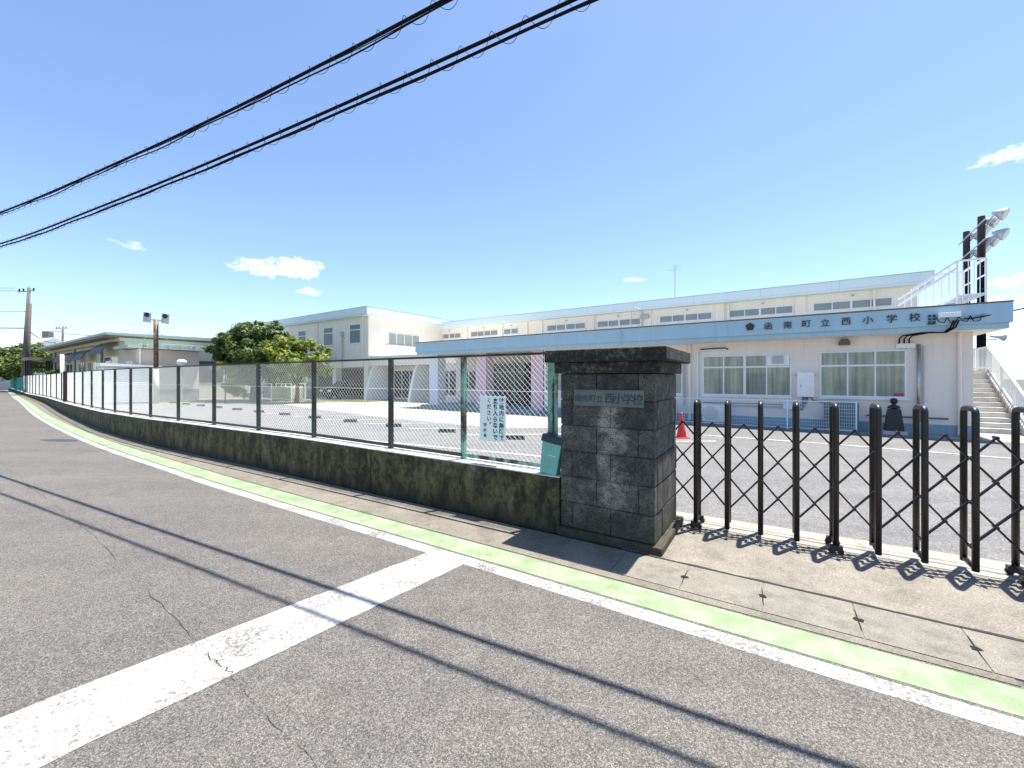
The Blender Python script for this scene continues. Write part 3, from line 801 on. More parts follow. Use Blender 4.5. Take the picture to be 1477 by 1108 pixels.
# drainpipes
def pipe(x, mat='wing_wall', r=.045, z0=.05, z1=2.97, par=wing):
    m = MB().tube([(x, -.07, z0), (x, -.07, z1)], r, 10)
    for z in (.7, 1.6, 2.5): m.box(x - r - .012, x + r + .012, -.085, -.002, z - .012, z + .012)
    return m.build('drainpipe', M[mat], par)
pipe(-.28); pipe(-7.46, r=.05)
m = MB().tube([(-7.18, -.06, .4), (-7.18, -.06, 2.62), (-7.10, -.06, 2.70), (-6.2, -.06, 2.72)], .035, 8); m.build('refrigerant_pipe', M['frame'], wing)
m = MB().tube([(-7.66, -.06, .6), (-7.66, -.06, 2.3)], .035, 8).tube([(-7.9, -.05, 2.62), (-7.5, -.05, 2.62)], .02, 6); m.build('refrigerant_pipe', M['greypaint'], wing)
MB().tube([(-7.08, -.08, 2.745), (-6.25, -.08, 2.765), (-6.15, -.08, 2.72)], .022, 8).build('pipe_cover', M['cable'], wing)
# steel conduit, junction box and the black leads up to the fascia
MB().tube([(-1.12, -.08, .35), (-1.12, -.08, 2.66)], .045, 12).build('conduit', M['steel'], wing, smooth=True)
MB().tube([(-1.02, -.06, .35), (-1.02, -.06, 2.6)], .02, 8).build('conduit', M['greypaint'], wing)
MB().box(-1.62, -1.40, -.10, -.002, 2.56, 2.70).box(-1.395, -1.2, -.10, -.002, 2.56, 2.70).build('junction_box', M['white'], wing)
cbm = MB()
for k in range(3):
    x = -1.55 + .11 * k
    cbm.tube([(x, -.08, 2.70), (x, -.10, 2.84), (x + .05, -.2, 2.92), (x + .35, -.62, 2.95), (-.75 + .03 * k, -.74, 2.93), (-.62 + .05 * k, -.75, 3.05), (-.55 + .05 * k, -.74, 3.25)], .019, 6)
for k in range(4):
    x = -.9 + .22 * k
    cbm.tube([(x, -.72, 3.36), (x + .06, -.78, 3.22 - .03 * (k % 2)), (x + .16, -.77, 3.20), (x + .22, -.72, 3.33)], .012, 6)
cbm.build('service_leads', M['cable'], wing)
mbx = MB().box(-.86, -.42, -.80, -.683, 3.34, 3.47).build('cable_box', M['white'], wing, bevel=.01)
ins = MB()
for k in range(3):
    for x in (-1.02, -.93): ins.tube([(x, -.72, 3.20 + .09 * k), (x, -.72, 3.255 + .09 * k)], .03, 8)
ins.box(-1.06, -.9, -.735, -.683, 3.17, 3.19); ins.box(-.36, -.16, -.73, -.683, 3.26, 3.30)
ins.build('insulators', M['ink'], wing)
# wall lamp/vent cap, cabinet, pipes under the windows
MB().prism([(-2.98, 2.72), (-2.70, 2.72), (-2.70, 2.83), (-2.76, 2.91), (-2.92, 2.91), (-2.98, 2.83)], 'y', -.16, -.002).build('vent_cap', plain('brown_vent', (.12, .09, .08), .5), wing)
cab = MB().box(-4.08, -3.62, -.22, -.002, 1.04, 1.86).build('cabinet', M['white'], wing, bevel=.008)
MB().box(-3.99, -3.97, -.235, -.221, 1.36, 1.44).box(-3.83, -3.81, -.228, -.221, 1.74, 1.77).build('cabinet_latch', M['greypaint'], cab)
MB().box(-4.13, -4.082, -.06, -.004, 1.74, 1.77).box(-3.618, -3.57, -.06, -.004, 1.74, 1.77).build('cabinet_bracket', M['greypaint'], cab)
hp = MB()
for z in (.66, .76): hp.tube([(-7.0, -.06, z), (-4.4, -.06, z)], .016, 6)
hp.tube([(-2.3, -.06, .50), (-.5, -.06, .48)], .025, 6)
hp.tube([(-3.9, -.07, 1.04), (-3.92, -.07, .8), (-4.1, -.07, .7), (-4.25, -.07, .7)], .03, 6)
hp.tube([(-3.8, -.07, 1.04), (-3.82, -.07, .9), (-3.95, -.09, .62), (-4.25, -.09, .58)], .03, 6)
hp.tube([(-3.7, -.07, 1.04), (-3.65, -.07, .92), (-3.3, -.07, .86), (-2.5, -.07, .88)], .02, 6)
hp.build('wall_pipes', M['pipegrey'], wing)
mtb = MB().box(-4.46, -4.2, -.16, -.002, .60, .82).build('meter_box', M['soffit'], wing)
# fascia lettering and emblem
ch = []
for c_, x in zip('函南町立西小学校', (-4.88, -4.34, -3.84, -3.36, -2.85, -2.34, -1.81, -1.32)):
    ch.append((c_, .255, x, -.700, 3.405, .02, 0.))
lettering(wing, ch, M['letter'])
em = MB(); pts = []
for k in range(20):
    t = 2 * math.pi * k / 20; r = .15 if k % 4 == 0 else (.115 if k % 2 else .125)
    pts.append((-5.41 + r * math.sin(t), 3.42 + r * math.cos(t)))
em.prism(pts, 'y', -.715, -.684); em.build('emblem', M['letter'], wing)
cen = []
for k in range(10):
    t = 2 * math.pi * k / 10; r = .075 if k % 2 == 0 else .035; cen.append((-5.41 + r * math.sin(t), 3.42 + r * math.cos(t)))
# small antennas on the wing's roof edge
MB().tube([(-9.9, -.72, 3.05), (-9.9, -.72, 3.78)], .012, 6).tube([(-9.7, -.1, 3.7), (-9.7, -.1, 4.35)], .01, 6).bar((-9.95, -.1, 4.28), (-9.45, -.1, 4.28), .012, .012).tube([(-10.5, -.2, 3.7), (-10.5, -.2, 4.1)], .008, 5).build('roof_aerial', M['greypaint'], wing)

# ---- two-storey main building behind
o2 = C0 + BX * 11.5; loc, rz = local(o2)
main = thing('main_school_building', 'long two storey cream school block rising behind the low wing', 'school building', loc, rz)
MB().box(-33.0, 1.0, 0, 9, 0, 6.36).build('wall', M['upper_wall'], main)
MB().box(-32.9, 1.5, -.6, 9.5, 6.40, 6.84).build('fascia', M['fascia_bright'], main, bevel=.006)
MB().box(-32.85, 1.42, -.52, 9.4, 6.30, 6.398).build('eave_strip', M['fascia_bright'], main)
MB().box(-32.9, 1.51, -.61, 9.51, 6.842, 6.875).build('coping', M['greypaint'], main)
jm = MB()
for k in range(1, 10): jm.box(1.5 - 3.6 * k - .006, 1.5 - 3.6 * k + .006, -.603, -.598, 6.405, 6.835)
jm.build('fascia_joints', M['greypaint'], main)
for x0, x1, c in ((-3.23, .1, 4), (-7.4, -4.11, 4), (-11.56, -8.32, 4), (-16.0, -12.67, 4), (-20.2, -16.89, 4), (-24.4, -22.9, 2), (-28.05, -25.0, 4), (-32.1, -29.2, 4)):
    window(main, x0, x1, 5.36, 5.86, 0, c, None, 'glass', .06)
for x in (-3.75, -7.85, -12.3, -16.5, -20.8, -22.2, -24.7, -28.6):
    MB().box(x - .28, x + .22, -.09, -.002, 3.7, 6.298).build('pilaster', M['upper_wall'], main)
for x in (-.65, -7.4, -12.75, -16.2): MB().tube([(x, -.17, 3.7), (x, -.17, 6.29)], .05, 8).build('drainpipe', M['upper_wall'], main)
sm = MB()
for x in (-1.5, -5.6, -9.8, -14.4, -18.5, -23.6, -26.6, -30.6): sm.box(x - .06, x + .06, -.08, -.002, 6.05, 6.13)
sm.build('vent_caps', M['greypaint'], main)
MB().tube([(-10.49, -.3, 6.87), (-10.49, -.3, 9.05)], .022, 6).bar((-10.9, -.3, 8.75), (-10.1, -.3, 8.75), .02, .02).bar((-10.6, -.3, 8.9), (-10.2, -.3, 9.1), .02, .02).build('aerial', M['greypaint'], main)
MB().tube([(-13.3, -.7, 6.95), (-13.0, -.75, 6.5), (-12.6, -.75, 6.3), (-12.5, -.6, 5.95)], .02, 6).box(-12.75, -12.2, -.3, -.1, 5.75, 6.0).build('cable_bracket', M['greypaint'], main)

# ---- left two-storey block
B0 = Vector((-11.2, 31.9)); loc, rz = local(B0)
blk = thing('school_block', 'two storey end block of the school with open bays below', 'school building', loc, rz)
ub = MB(); ub.box(-18, 0, 0, 10, 2.55, 6.62); ub.box(-18, 0, 4.2, 10, 0, 2.55)
ub.build('wall', M['block_wall'], blk)
MB().box(-18.5, .5, -.5, 10, 6.66, 7.17).build('fascia', M['fascia_bright'], blk, bevel=.006)
MB().box(-18.4, .42, -.42, 9.9, 6.55, 6.658).build('eave_strip', M['fascia_bright'], blk)
MB().box(-18.51, .51, -.51, 10.01, 7.172, 7.2).build('coping', M['greypaint'], blk)
for x in (-17.5, -13.2, -8.9, -4.6, -.35):
    MB().box(x - .25, x + .25, .02, .55, 0, 2.549).build('bay_column', M['block_wall'], blk)
MB().box(-17.9, -.3, 4.10, 4.19, 0.02, 2.54).build('bay_shade_panel', M['bay_shade'], blk)  # dark sheet added as the shade at the back of the bays
MB().box(-17.9, -.3, .6, 4.09, .005, .02).build('bay_shade_floor', M['bay_shade'], blk)  # floor coloured dark to deepen that shade
window(blk, -2.4, -.95, 4.45, 6.02, 0, 1, 5.55, 'darkglass', .06)
window(blk, -6.1, -4.7, 4.45, 6.0, 0, 1, 5.5, 'darkglass', .06)
window(blk, -10.2, -8.9, 4.45, 6.0, 0, 1, 5.5, 'darkglass', .06)
MB().tube([(-.6, -.07, 2.6), (-.6, -.07, 6.5)], .045, 8).build('drainpipe', M['block_wall'], blk)
MB().tube([(-3.3, -.09, 2.6), (-3.3, -.09, 5.2), (-3.3, -.09, 5.5)], .055, 8).box(-3.42, -3.18, -.2, -.01, 5.1, 5.5).build('drainpipe', M['greypaint'], blk)
MB().tube([(-7.0, -.07, 2.6), (-7.0, -.07, 6.5)], .04, 8).build('drainpipe', M['block_wall'], blk)
w = window(blk, 0, 0, 0, .1, 0, 1, None, 'glass') if False else None
# window on the right-hand face (turned 90 degrees)
side = bpy.data.objects.new('side_window', None)
bpy.data.objects.remove(side)
f = MB(); 
y0, y1, z0, z1 = 1.9, 5.3, 4.40, 5.45
f.box(-.02, .035, y0, y0 + .06, z0, z1).box(-.02, .035, y1 - .06, y1, z0, z1).box(-.02, .035, y0 + .06, y1 - .06, z0, z0 + .06).box(-.02, .035, y0 + .06, y1 - .06, z1 - .06, z1)
for k in range(1, 4): f.box(-.02, .03, y0 + (y1 - y0) * k / 4 - .03, y0 + (y1 - y0) * k / 4 + .03, z0 + .06, z1 - .06)
f.box(-.02, .14, y0 - .3, y1 + .2, z0 - .16, z0 - .002)
wn = f.build('window', M['frame'], blk)
MB().box(.003, .012, y0 + .03, y1 - .03, z0 + .03, z1 - .03).build('pane', glass_mat('pale_blind_glass', (.22, .25, .24), (.34, .37, .35)), wn)
# louvre shelf seen low on the front
MB().box(-5.2, -4.0, -.4, -.05, 3.4, 3.48).box(-5.2, -5.12, -.4, -.05, 3.48, 4.1).box(-5.2, -4.0, -.4, -.34, 4.05, 4.1).build('balcony_rack', M['whiteblue'], blk)

# ---- link building between wing and block
o3 = C0 + AX * 22.2 + BX * 3.3; loc, rz = local(o3)
lk = thing('link_building', 'low link building with white sloping fin walls beside the porch', 'building', loc, rz)
MB().box(-9.3, 0.1, 1.7, 8, 0, 2.60).build('wall', M['block_wall'], lk)
MB().box(-9.15, .15, -.1, 8, 2.62, 3.35).build('roof_band', M['block_wall'], lk)
for x in (-3.9, -8.75):
    MB().prism([(1.69, 0), (1.69, 2.60), (.0, 2.60), (-.25, 2.2), (-.55, 1.2), (-.8, 0)], 'x', x - .11, x + .11).build('fin_wall', M['white'], lk)
window(lk, -2.9, -1.2, .95, 2.05, 1.7, 2, None, 'darkglass')
window(lk, -8.4, -5.6, .1, 2.3, 1.7, 3, None, 'darkglass', sill=False)  # dark panel added for the darkness of the recess between the fins

# ---- low hall on the left
HC = Vector((-28.5, 30.1)); loc, rz = local(HC)
hall = thing('assembly_hall', 'low cream hall with shallow metal roof and grey window awnings', 'hall', loc, rz)
def roofz(y): return 4.98
hb = MB().box(-25.5, 0, 0, 15, 0, 4.72); hb.build('wall', M['hall_wall'], hall)
MB().box(-.02, .02, .01, 14.98, .02, 4.70).build('end_wall_panel', M['hall_end'], hall)
MB().prism([(-1.1, 4.78), (-1.1, 4.95), (7.5, 5.06), (16, 4.95), (16, 4.78)], 'x', -26.6, .30).build('roof', M['hall_roof'], hall)
MB().box(-26.5, .03, -1.0, 15.8, 4.64, 4.775).build('eave_board', M['hall_trim'], hall)
MB().box(-26.3, .06, -.3, 15, 4.42, 4.638).build('beam', M['hall_wall'], hall)
for x in (-6.3, -16.0, -25.2):
    pm = MB().box(x - .2, x + .2, -.16, -.003, 0, 4.41).build('pilaster', M['hall_wall'], hall)
    MB().tube([(x + .45, -.09, .2), (x + .45, -.09, 4.4)], .05, 6).build('drainpipe', M['hall_trim'], hall)
for x0, x1, z0, z1 in ((-5.6, -1.6, 2.2, 3.4), (-11.0, -8.0, .5, 3.1), (-14.6, -11.6, .4, 3.1), (-20.0, -16.8, .5, 3.1)):
    window(hall, x0, x1, z0, z1, 0, 2, None, 'darkglass', .07, False)
    aw = MB().prism([(-.02, z1 + 1.05), (-.35, z1 + .98), (-.75, z1 + .65), (-1.0, z1 + .1), (-.94, z1 + .1), (-.7, z1 + .58), (-.32, z1 + .9), (-.02, z1 + .97)], 'x', x0 + .1, x1 - .1)
    if x0 < -5.7 or True: aw.build('awning', M['awning'], hall)
window(hall, -24.2, -21.5, 1.0, 3.0, 0, 2, None, 'darkglass', .07, False)
MB().box(.021, .35, 3.6, 4.3, 3.72, 4.12).build('wall_fan_box', M['white'], hall, bevel=.03)
for y in (3.6, 6.4):
    pass
dw = MB().box(.021, .06, 4.3, 6.3, 1.3, 3.1).box(.021, .06, 6.6, 9.0, 1.3, 3.1).build('dark_window_and_shade', M['darkglass'], hall)  # windows made larger to stand in for the shade near the trees
# annex with rusty canopy
an = thing('annex_building', 'small pink walled annex with pale green rusty canopy on the hall', 'annex', (HC + BX * -.35 + AX * 0).to_tuple() + (0,), -ANG)
MB().box(.2, 3.1, .3, 3.9, .85, 3.70).build('wall', M['annex_wall'], an)
MB().box(.19, 3.11, .29, 3.91, 0, .848).build('plinth', concrete('annex_plinth', (.22, .22, .21), 3.), an)
MB().box(-.1, 3.5, -.25, 4.2, 3.74, 3.80).box(3.44, 3.5, -.25, 4.2, 3.80, 3.95).box(-.1, 3.44, -.25, -.19, 3.80, 3.95).build('canopy', M['greenmetal'], an)
hh = MB()
for k in range(9): hh.tube([(3.45, .3 + k * .42, 3.95), (3.45, .5 + k * .42, 4.05)], .03, 5)
hh.tube([(3.45, 1.5, 4.1), (3.45, 4.1, 4.1)], .02, 5); hh.build('canopy_rail', M['greenmetal'], an)
MB().tube([(3.16, .45, .1), (3.16, .45, 3.73)], .06, 8).build('drainpipe', M['white'], an)
window(an, .5, 2.2, 1.9, 2.9, .3, 2, None, 'darkglass', .06)

# ---- white slatted shed
sd = Vector((-25.6, 25.6)); shed = thing('storage_shed', 'white slatted storage shed in front of the hall annex', 'shed', (sd.x, sd.y, 0), -ANG)
fr_ = MB()
for x in (-1.0, 0):
    for y in (0, 1.35, 2.7): fr_.box(x - .05, x + .05, y - .05, y + .05, 0, 2.36)
fr_.box(-1.05, .05, -.05, 2.75, 2.362, 2.40); fr_.build('frame', M['white'], shed)
sl = MB()
for k in range(15):
    z = .12 + k * .15; sl.box(.0, .03, .06, 2.64, z, z + .10); sl.box(-.94, -.06, -.03, 0.0, z, z + .10)
for k in range(7): sl.box(-.02, -.002, .15 + k * .38, .19 + k * .38, .1, 2.36)
sl.build('slats', M['white'], shed)
MB().prism([(-.15, 2.42), (-.15, 2.62), (2.9, 2.50), (2.9, 2.42)], 'x', -1.15, .15).build('roof', M['white'], shed)
MB().box(-.95, -.1, .1, 2.6, .02, 2.3).build('stored_boxes', M['whiteblue'], shed)

# ---- speaker pole in front of the annex
spx = thing('speaker_pole', 'rusty brown pole carrying two loudspeakers in front of the annex', 'pole', PT(225, 560, 27).to_tuple()[:2] + (0,), R(41))
MB().tube([(0, 0, 2.25), (0, 0, 5.55)], .13, 12).build('pole', M['rustpole'], spx, smooth=True)
MB().tube([(0, 0, 0), (0, 0, 2.26)], .15, 12).build('pole_base', M['hall_end'], spx, smooth=True)
for s in (-1, 1):
    sp = MB(); sp.prism([(-.2, 5.35), (.2, 5.3), (.24, 5.95), (-.16, 5.98)], 'y', -.18, .14)
    for i, v in enumerate(sp.v): sp.v[i] = (v[0] + s * .45, v[1], v[2])
    spk = sp.build('loudspeaker', M['lampgrey'], spx, bevel=.02)
    MB().tube([(s * .45, -.25, 5.78), (s * .45, -.18, 5.78)], .14, 12).build('horn', M['blackm'], spk)
MB().bar((-.5, 0, 5.5), (.5, 0, 5.5), .06, .07).bar((-.6, 0, 4.2), (0, 0, 4.9), .03, .03).bar((.6, 0, 4.2), (0, 0, 4.9), .03, .03).bar((0, 0, 4.25), (-.0, .8, 4.25), .03, .03).build('bracket', M['lampgrey'], spx)

# globe lamp
gl = thing('globe_lamp', 'white globe garden lamp on a thin post by the hall', 'lamp', PT(262, 560, 29).to_tuple()[:2] + (0,))
MB().tube([(0, 0, 0), (0, 0, 2.6)], .04, 8).build('post', M['greypaint'], gl)
MB().lathe([(.02, 2.55), (.2, 2.62), (.3, 2.78), (.26, 2.93), (.1, 3.0), (.01, 3.01)]).build('lamp_globe', M['white'], gl, smooth=True)

# ------------------------------------------------------------------ vegetation
def crown(name, mat, par, blobs, n, size, seed, flat=.75):
    rg = random.Random(seed); mbl = MB()
    tot = sum(b[3] * b[4] for b in blobs)
    for (x, y, z, rx, rz_) in blobs:
        k = int(n * rx * rz_ / tot)
        # sub-clumps on this blob
        cl = []
        for _ in range(max(7, int(26 * rx))):
            v = Vector((rg.gauss(0, 1), rg.gauss(0, 1), rg.gauss(0, 1))).normalized(); r = rg.uniform(.55, 1.05)
            cl.append((Vector((x + v.x * rx * r, y + v.y * rx * r, z + v.z * rz_ * r)), rg.uniform(.16, .34) * rx, v))
        for _ in range(k):
            c, r, v0 = rg.choice(cl)
            d = Vector((rg.gauss(0, 1), rg.gauss(0, 1), rg.gauss(0, 1))).normalized() * r * rg.uniform(.35, 1.05)
            p = c + Vector((d.x, d.y, d.z * flat))
            nrm = (d.normalized() + v0 * .5 + Vector((rg.gauss(0, .5), rg.gauss(0, .5), rg.gauss(.35, .5)))).normalized()
            t = nrm.orthogonal().normalized(); q = Matrix.Rotation(rg.uniform(0, 6.28), 3, nrm) @ t; u = nrm.cross(q)
            s = size * rg.uniform(.6, 1.3)
            a, b_ = q * s, u * s * .55
            mbl.add([p - a, p - b_ + nrm * s * .12, p + a, p + b_ + nrm * s * .12], [(0, 1, 2, 3)])
    me = bpy.data.meshes.new(name); me.from_pydata(mbl.v, [], mbl.f); me.materials.append(mat)
    o = bpy.data.objects.new(name, me); COL.objects.link(o); o.parent = par
    return o
def trunk(par, h, r, limbs, mat='bark'):
    m = MB().tube([(0, 0, 0), (.05, 0, h * .5), (0, .05, h)], [r * 1.25, r, r * .75], 10)
    for (x, y, z) in limbs: m.tube([(0, .03, h * .8), (x * .5, y * .5, (h * .8 + z) / 2 + .1), (x, y, z)], [r * .6, r * .42, r * .15], 7)
    return m.build('trunk', M[mat], par, smooth=True)
T1 = Vector(PT(366, 560, 29.5).to_tuple()[:2])
t1 = thing('broadleaf_tree', 'dark green spreading tree between the hall and the school block', 'tree', (T1.x, T1.y, 0))
trunk(t1, 2.4, .22, [(-1.6, 0, 4.2), (1.4, .3, 4.3), (.2, -.8, 4.6), (.3, 1, 4.8), (-.6, .2, 5.0)])
crown('crown', M['leaf_dark'], t1, [(-.9, 0, 4.3, 1.6, 1.15), (.5, .2, 4.75, 1.55, 1.15), (1.6, .2, 4.1, 1.3, 1.0), (-1.9, .1, 3.7, 1.0, .8), (.3, -.6, 3.5, 1.7, 1.1), (-.4, .2, 5.1, 1.1, .75), (-.9, .6, 2.6, 1.5, .9), (.8, .5, 2.4, 1.5, .9), (-2.4, .1, 3.5, .9, .6), (-1.8, 0, 4.5, 1.0, .7)], 26000, .105, 11)
T2 = Vector(PT(428, 560, 28.0).to_tuple()[:2])
t2 = thing('round_tree', 'yellow green rounded tree in front of the darker tree', 'tree', (T2.x, T2.y, 0))
trunk(t2, 1.5, .13, [(-1.0, 0, 3.2), (1.1, .2, 3.0), (0, .4, 3.5), (.5, -.5, 3.3)])
crown('crown', M['leaf_light'], t2, [(-.9, -.1, 3.55, 1.15, 1.0), (.1, 0, 3.9, .95, .75), (.7, -.1, 3.3, 1.1, .95), (1.7, .1, 2.95, .85, .75), (2.1, 0, 2.2, .45, .7), (-.2, -.5, 2.8, 1.3, .75), (.5, .3, 2.4, 1.2, .6), (1.3, -.3, 2.5, 1.0, .8), (-.7, .1, 2.9, 1.2, .8)], 19000, .095, 12)
def shrub(label, px, Y, z, r, hgt, seed, mat):
    p = PT(px, 560, Y); s = thing('shrub', label, 'shrub', (p.x, p.y, 0))
    MB().tube([(0, 0, 0), (.02, 0, z)], [.05, .03], 6).build('stem', M['bark'], s)
    crown('foliage', M[mat], s, [(0, 0, z, r, hgt)], int(2600 * r), .08, seed); return s
shrub('clipped yellow green shrub under the dark tree beside the hall', 325, 28.2, 2.25, .75, .45, 21, 'leaf_light')
shrub('dark leaf clump added as shade between the tree trunks beside the hall', 352, 31.5, 1.1, 1.3, .95, 23, 'leaf_dark')  # this clump and the next are added to make the shade under the trees
shrub('dark leaf clump added as shade behind the cream tanks under the trees', 412, 32.2, 1.1, 1.5, .95, 24, 'leaf_dark')
shrub('small leafy shrub between the open shelter and the white post', 75, 36, 1.9, .65, .55, 22, 'leaf_mid')
T3 = Vector(PT(34, 560, 52).to_tuple()[:2])
t3 = thing('far_tree', 'large rounded green tree behind the concrete utility pole', 'tree', (T3.x, T3.y, 0))
trunk(t3, 2.2, .3, [(-2.2, 0, 4.2), (2.2, .3, 4.2), (0, 1, 5.2)])
crown('crown', M['leaf_mid'], t3, [(-3.0, 0, 3.6, 2.2, 1.7), (-.3, .5, 4.6, 2.4, 1.7), (2.2, 0, 4.2, 1.9, 1.5), (1.0, -1.2, 3.2, 2.2, 1.4), (-1.5, -1.3, 2.8, 2.2, 1.2), (-5.2, 0, 2.8, 1.6, 1.4)], 17000, .16, 13)

# strip of rough grass along the buildings
gmb = MB(); rg = random.Random(31)
ga = [Vector(G(212, 581)), Vector(G(300, 579.5)), Vector(G(400, 579)), Vector(G(526, 580.5))]
for i in range(9000):
    t = rg.random() * (len(ga) - 1); k = int(t); p = ga[k].lerp(ga[k + 1], t - k) + BX * rg.uniform(0, 1.5)
    a = rg.uniform(0, 6.28); h = rg.uniform(.05, .16); w = .012
    l = Vector((math.cos(a), math.sin(a)))
    gmb.add([(p.x - l.x * w, p.y - l.y * w, 0), (p.x + l.x * w, p.y + l.y * w, 0), (p.x + l.y * .06, p.y - l.x * .06, h)], [(0, 1, 2)])
me = bpy.data.meshes.new('grass'); me.from_pydata(gmb.v, [], gmb.f); me.materials.append(M['grass'])
go_ = bpy.data.objects.new('grass', me); COL.objects.link(go_); go_['kind'] = 'stuff'; go_['label'] = 'rough yellow green grass verge beyond the car park'; go_['category'] = 'grass'
vb = [p + BX * -.05 for p in ga]; vt = [p + BX * 1.6 for p in ga]
up_sheet(MB().sheet(vb, vt, .006), 'grass_bed', plain('grass_soil', (.17, .19, .06), .95, var=.35, scale=5))

# things standing in the open bays: two water tanks in frames and a dark car
def tank(px, Y, label):
    p = PT(px, 560, Y); t = thing('water_tank', label, 'tank', (p.x, p.y, 0), -ANG, 'cream tanks in white frames')
    MB().box(-.62, .62, -.45, .45, .18, 1.05).build('tank_body', M['tank'], t, bevel=.08, seg=3)
    f = MB()
    for x in (-.7, .7):
        for y in (-.5, .5): f.box(x - .03, x + .03, y - .03, y + .03, 0, 1.3)
    for y in (-.5, .5): f.box(-.67, .67, y - .025, y + .025, 1.24, 1.3).box(-.67, .67, y - .025, y + .025, .1, .16)
    f.build('tank_frame', M['white'], t); return t
tank(395, 30.2, 'cream tank in a white frame, the one nearer the hall under the trees')
tank(423, 30.2, 'cream tank in a white frame, the one nearer the parked car')
cpz = PT(503, 560, 33.6)
car = thing('parked_car', 'dark car parked in the shaded open bay under the school block', 'car', (cpz.x, cpz.y, 0), -ANG + R(90))
MB().prism([(-2.0, .28), (-2.05, .75), (-1.95, .95), (-1.15, 1.02), (-.6, 1.42), (.9, 1.47), (1.75, 1.05), (2.0, .95), (2.05, .5), (1.95, .28)], 'y', -.8, .8).build('body', M['carpaint'], car, bevel=.09, seg=3)
MB().prism([(-1.02, 1.04), (-.56, 1.37), (.86, 1.41), (1.55, 1.06)], 'y', -.806, .806).build('side_window', M['darkglass'], car)
for x in (-1.25, 1.3):
    for y in (-.72, .72): MB().tube([(x, y - .09, .31), (x, y + .09, .31)], .31, 18).build('wheel', M['blackm'], car)
for y in (-.55, .55): MB().box(-2.07, -2.0, y - .16, y + .16, .62, .78).build('headlight', M['white'], car)

# ------------------------------------------------------------------ yard furniture near the wing
cone = thing('traffic_cone', 'red traffic cone standing beside the gate pillar', 'traffic cone', G(983, 631.5) + (0.,))
MB().box(-.165, .165, -.165, .165, .001, .03).build('cone_base', M['cone'], cone, bevel=.01)
MB().lathe([(.135, .03), (.10, .22), (.055, .48), (.028, .66), (.022, .70)], n=20).build('cone_body', M['cone'], cone, smooth=True)
# light blue mesh fence in front of the wing
fy = -.80
bf = thing('mesh_fence', 'low light blue welded mesh fence in front of the school wing', 'fence', tuple(W2(0, fy)) + (0.,), -ANG)
fx = [-2.62, -4.35, -6.1, -7.9, -9.7]
for x in fx:
    MB().tube([(x, 0, 0), (x, 0, .96)], .022, 8).build('fence_post', M['skyblue'], bf)
wm = MB()
for x0, x1 in zip(fx, fx[1:]):
    n = int((x0 - x1) / .055)
    for k in range(n + 1):
        x = x0 + (x1 - x0) * k / n; wm.bar((x, .025, .06), (x, .025, .92), .006, .006)
    z = .06
    while z < .93: wm.bar((x0, .025, z), (x1, .025, z), .007, .007); z += .107
    wm.bar((x0, 0, .93), (x1, 0, .93), .02, .02); wm.bar((x0, 0, .06), (x1, 0, .06), .02, .02)
MB().tube([(-1.12, 0, 0), (-1.12, 0, .96)], .022, 8).build('fence_post', M['skyblue'], bf)
wm.build('mesh_panel', M['skyblue'], bf)
# air conditioner outdoor units
def ac_unit(x, w, h, mat, label):
    p = W2(-x, -.34); u = thing('outdoor_unit', label, 'air conditioner', (p.x, p.y, 0), -ANG, 'air conditioner units behind the blue mesh fence')
    MB().box(-w / 2, w / 2, -.16, .16, .08, .08 + h).build('casing', mat, u, bevel=.012)
    MB().box(-w / 2 + .05, w / 2 - .05, -.14, .14, .0, .078).build('feet', M['greypaint'], u)
    g = MB()
    for k in range(1, 6): g.tube([(-.08 + .05 * k * math.cos(t) - .05, -.168, .08 + h / 2 + .05 * k * math.sin(t) * .95) for t in [2 * math.pi * i / 20 for i in range(21)]], .004, 4, False)
    g.build('fan_grille', M['blackm'], u); return u
ac_unit(-6.55, .80, .62, M['white'], 'pale air conditioner unit behind mesh fence, nearer the gate pillar')
ac_unit(-2.95, .85, .80, M['pipegrey'], 'grey air conditioner unit behind mesh fence below the three pane window')
ac_unit(-8.3, .80, .62, M['white'], 'pale air conditioner unit behind mesh fence, hidden partly by the gate pillar')
# bust on its plinth
bp = W2(1.72, -.42)
bust = thing('bust_statue', 'black bust on a tapering black plinth behind the mesh fence', 'statue', (bp.x, bp.y, 0), -ANG)
MB().box(-.27, .27, -.22, .22, 0, .10).build('base_slab', M['greypaint'], bust, bevel=.006)
taper(MB(), .21, .17, .14, .12, .102, .74).build('plinth', M['bronze'], bust, bevel=.01)
hb_ = MB().lathe([(.03, .742), (.125, .76), (.13, .80), (.09, .845), (.045, .87), (.045, .895), (.075, .92), (.092, .965), (.088, 1.01), (.06, 1.05), (.015, 1.065)], n=18)
for i, v in enumerate(hb_.v):
    if v[2] < .86: hb_.v[i] = (v[0] * 1.15, v[1] * .75, v[2])
hb_.box(-.016, .016, -.112, -.075, .945, .985)
hb_.build('bust_head', M['bronze'], bust, smooth=True)

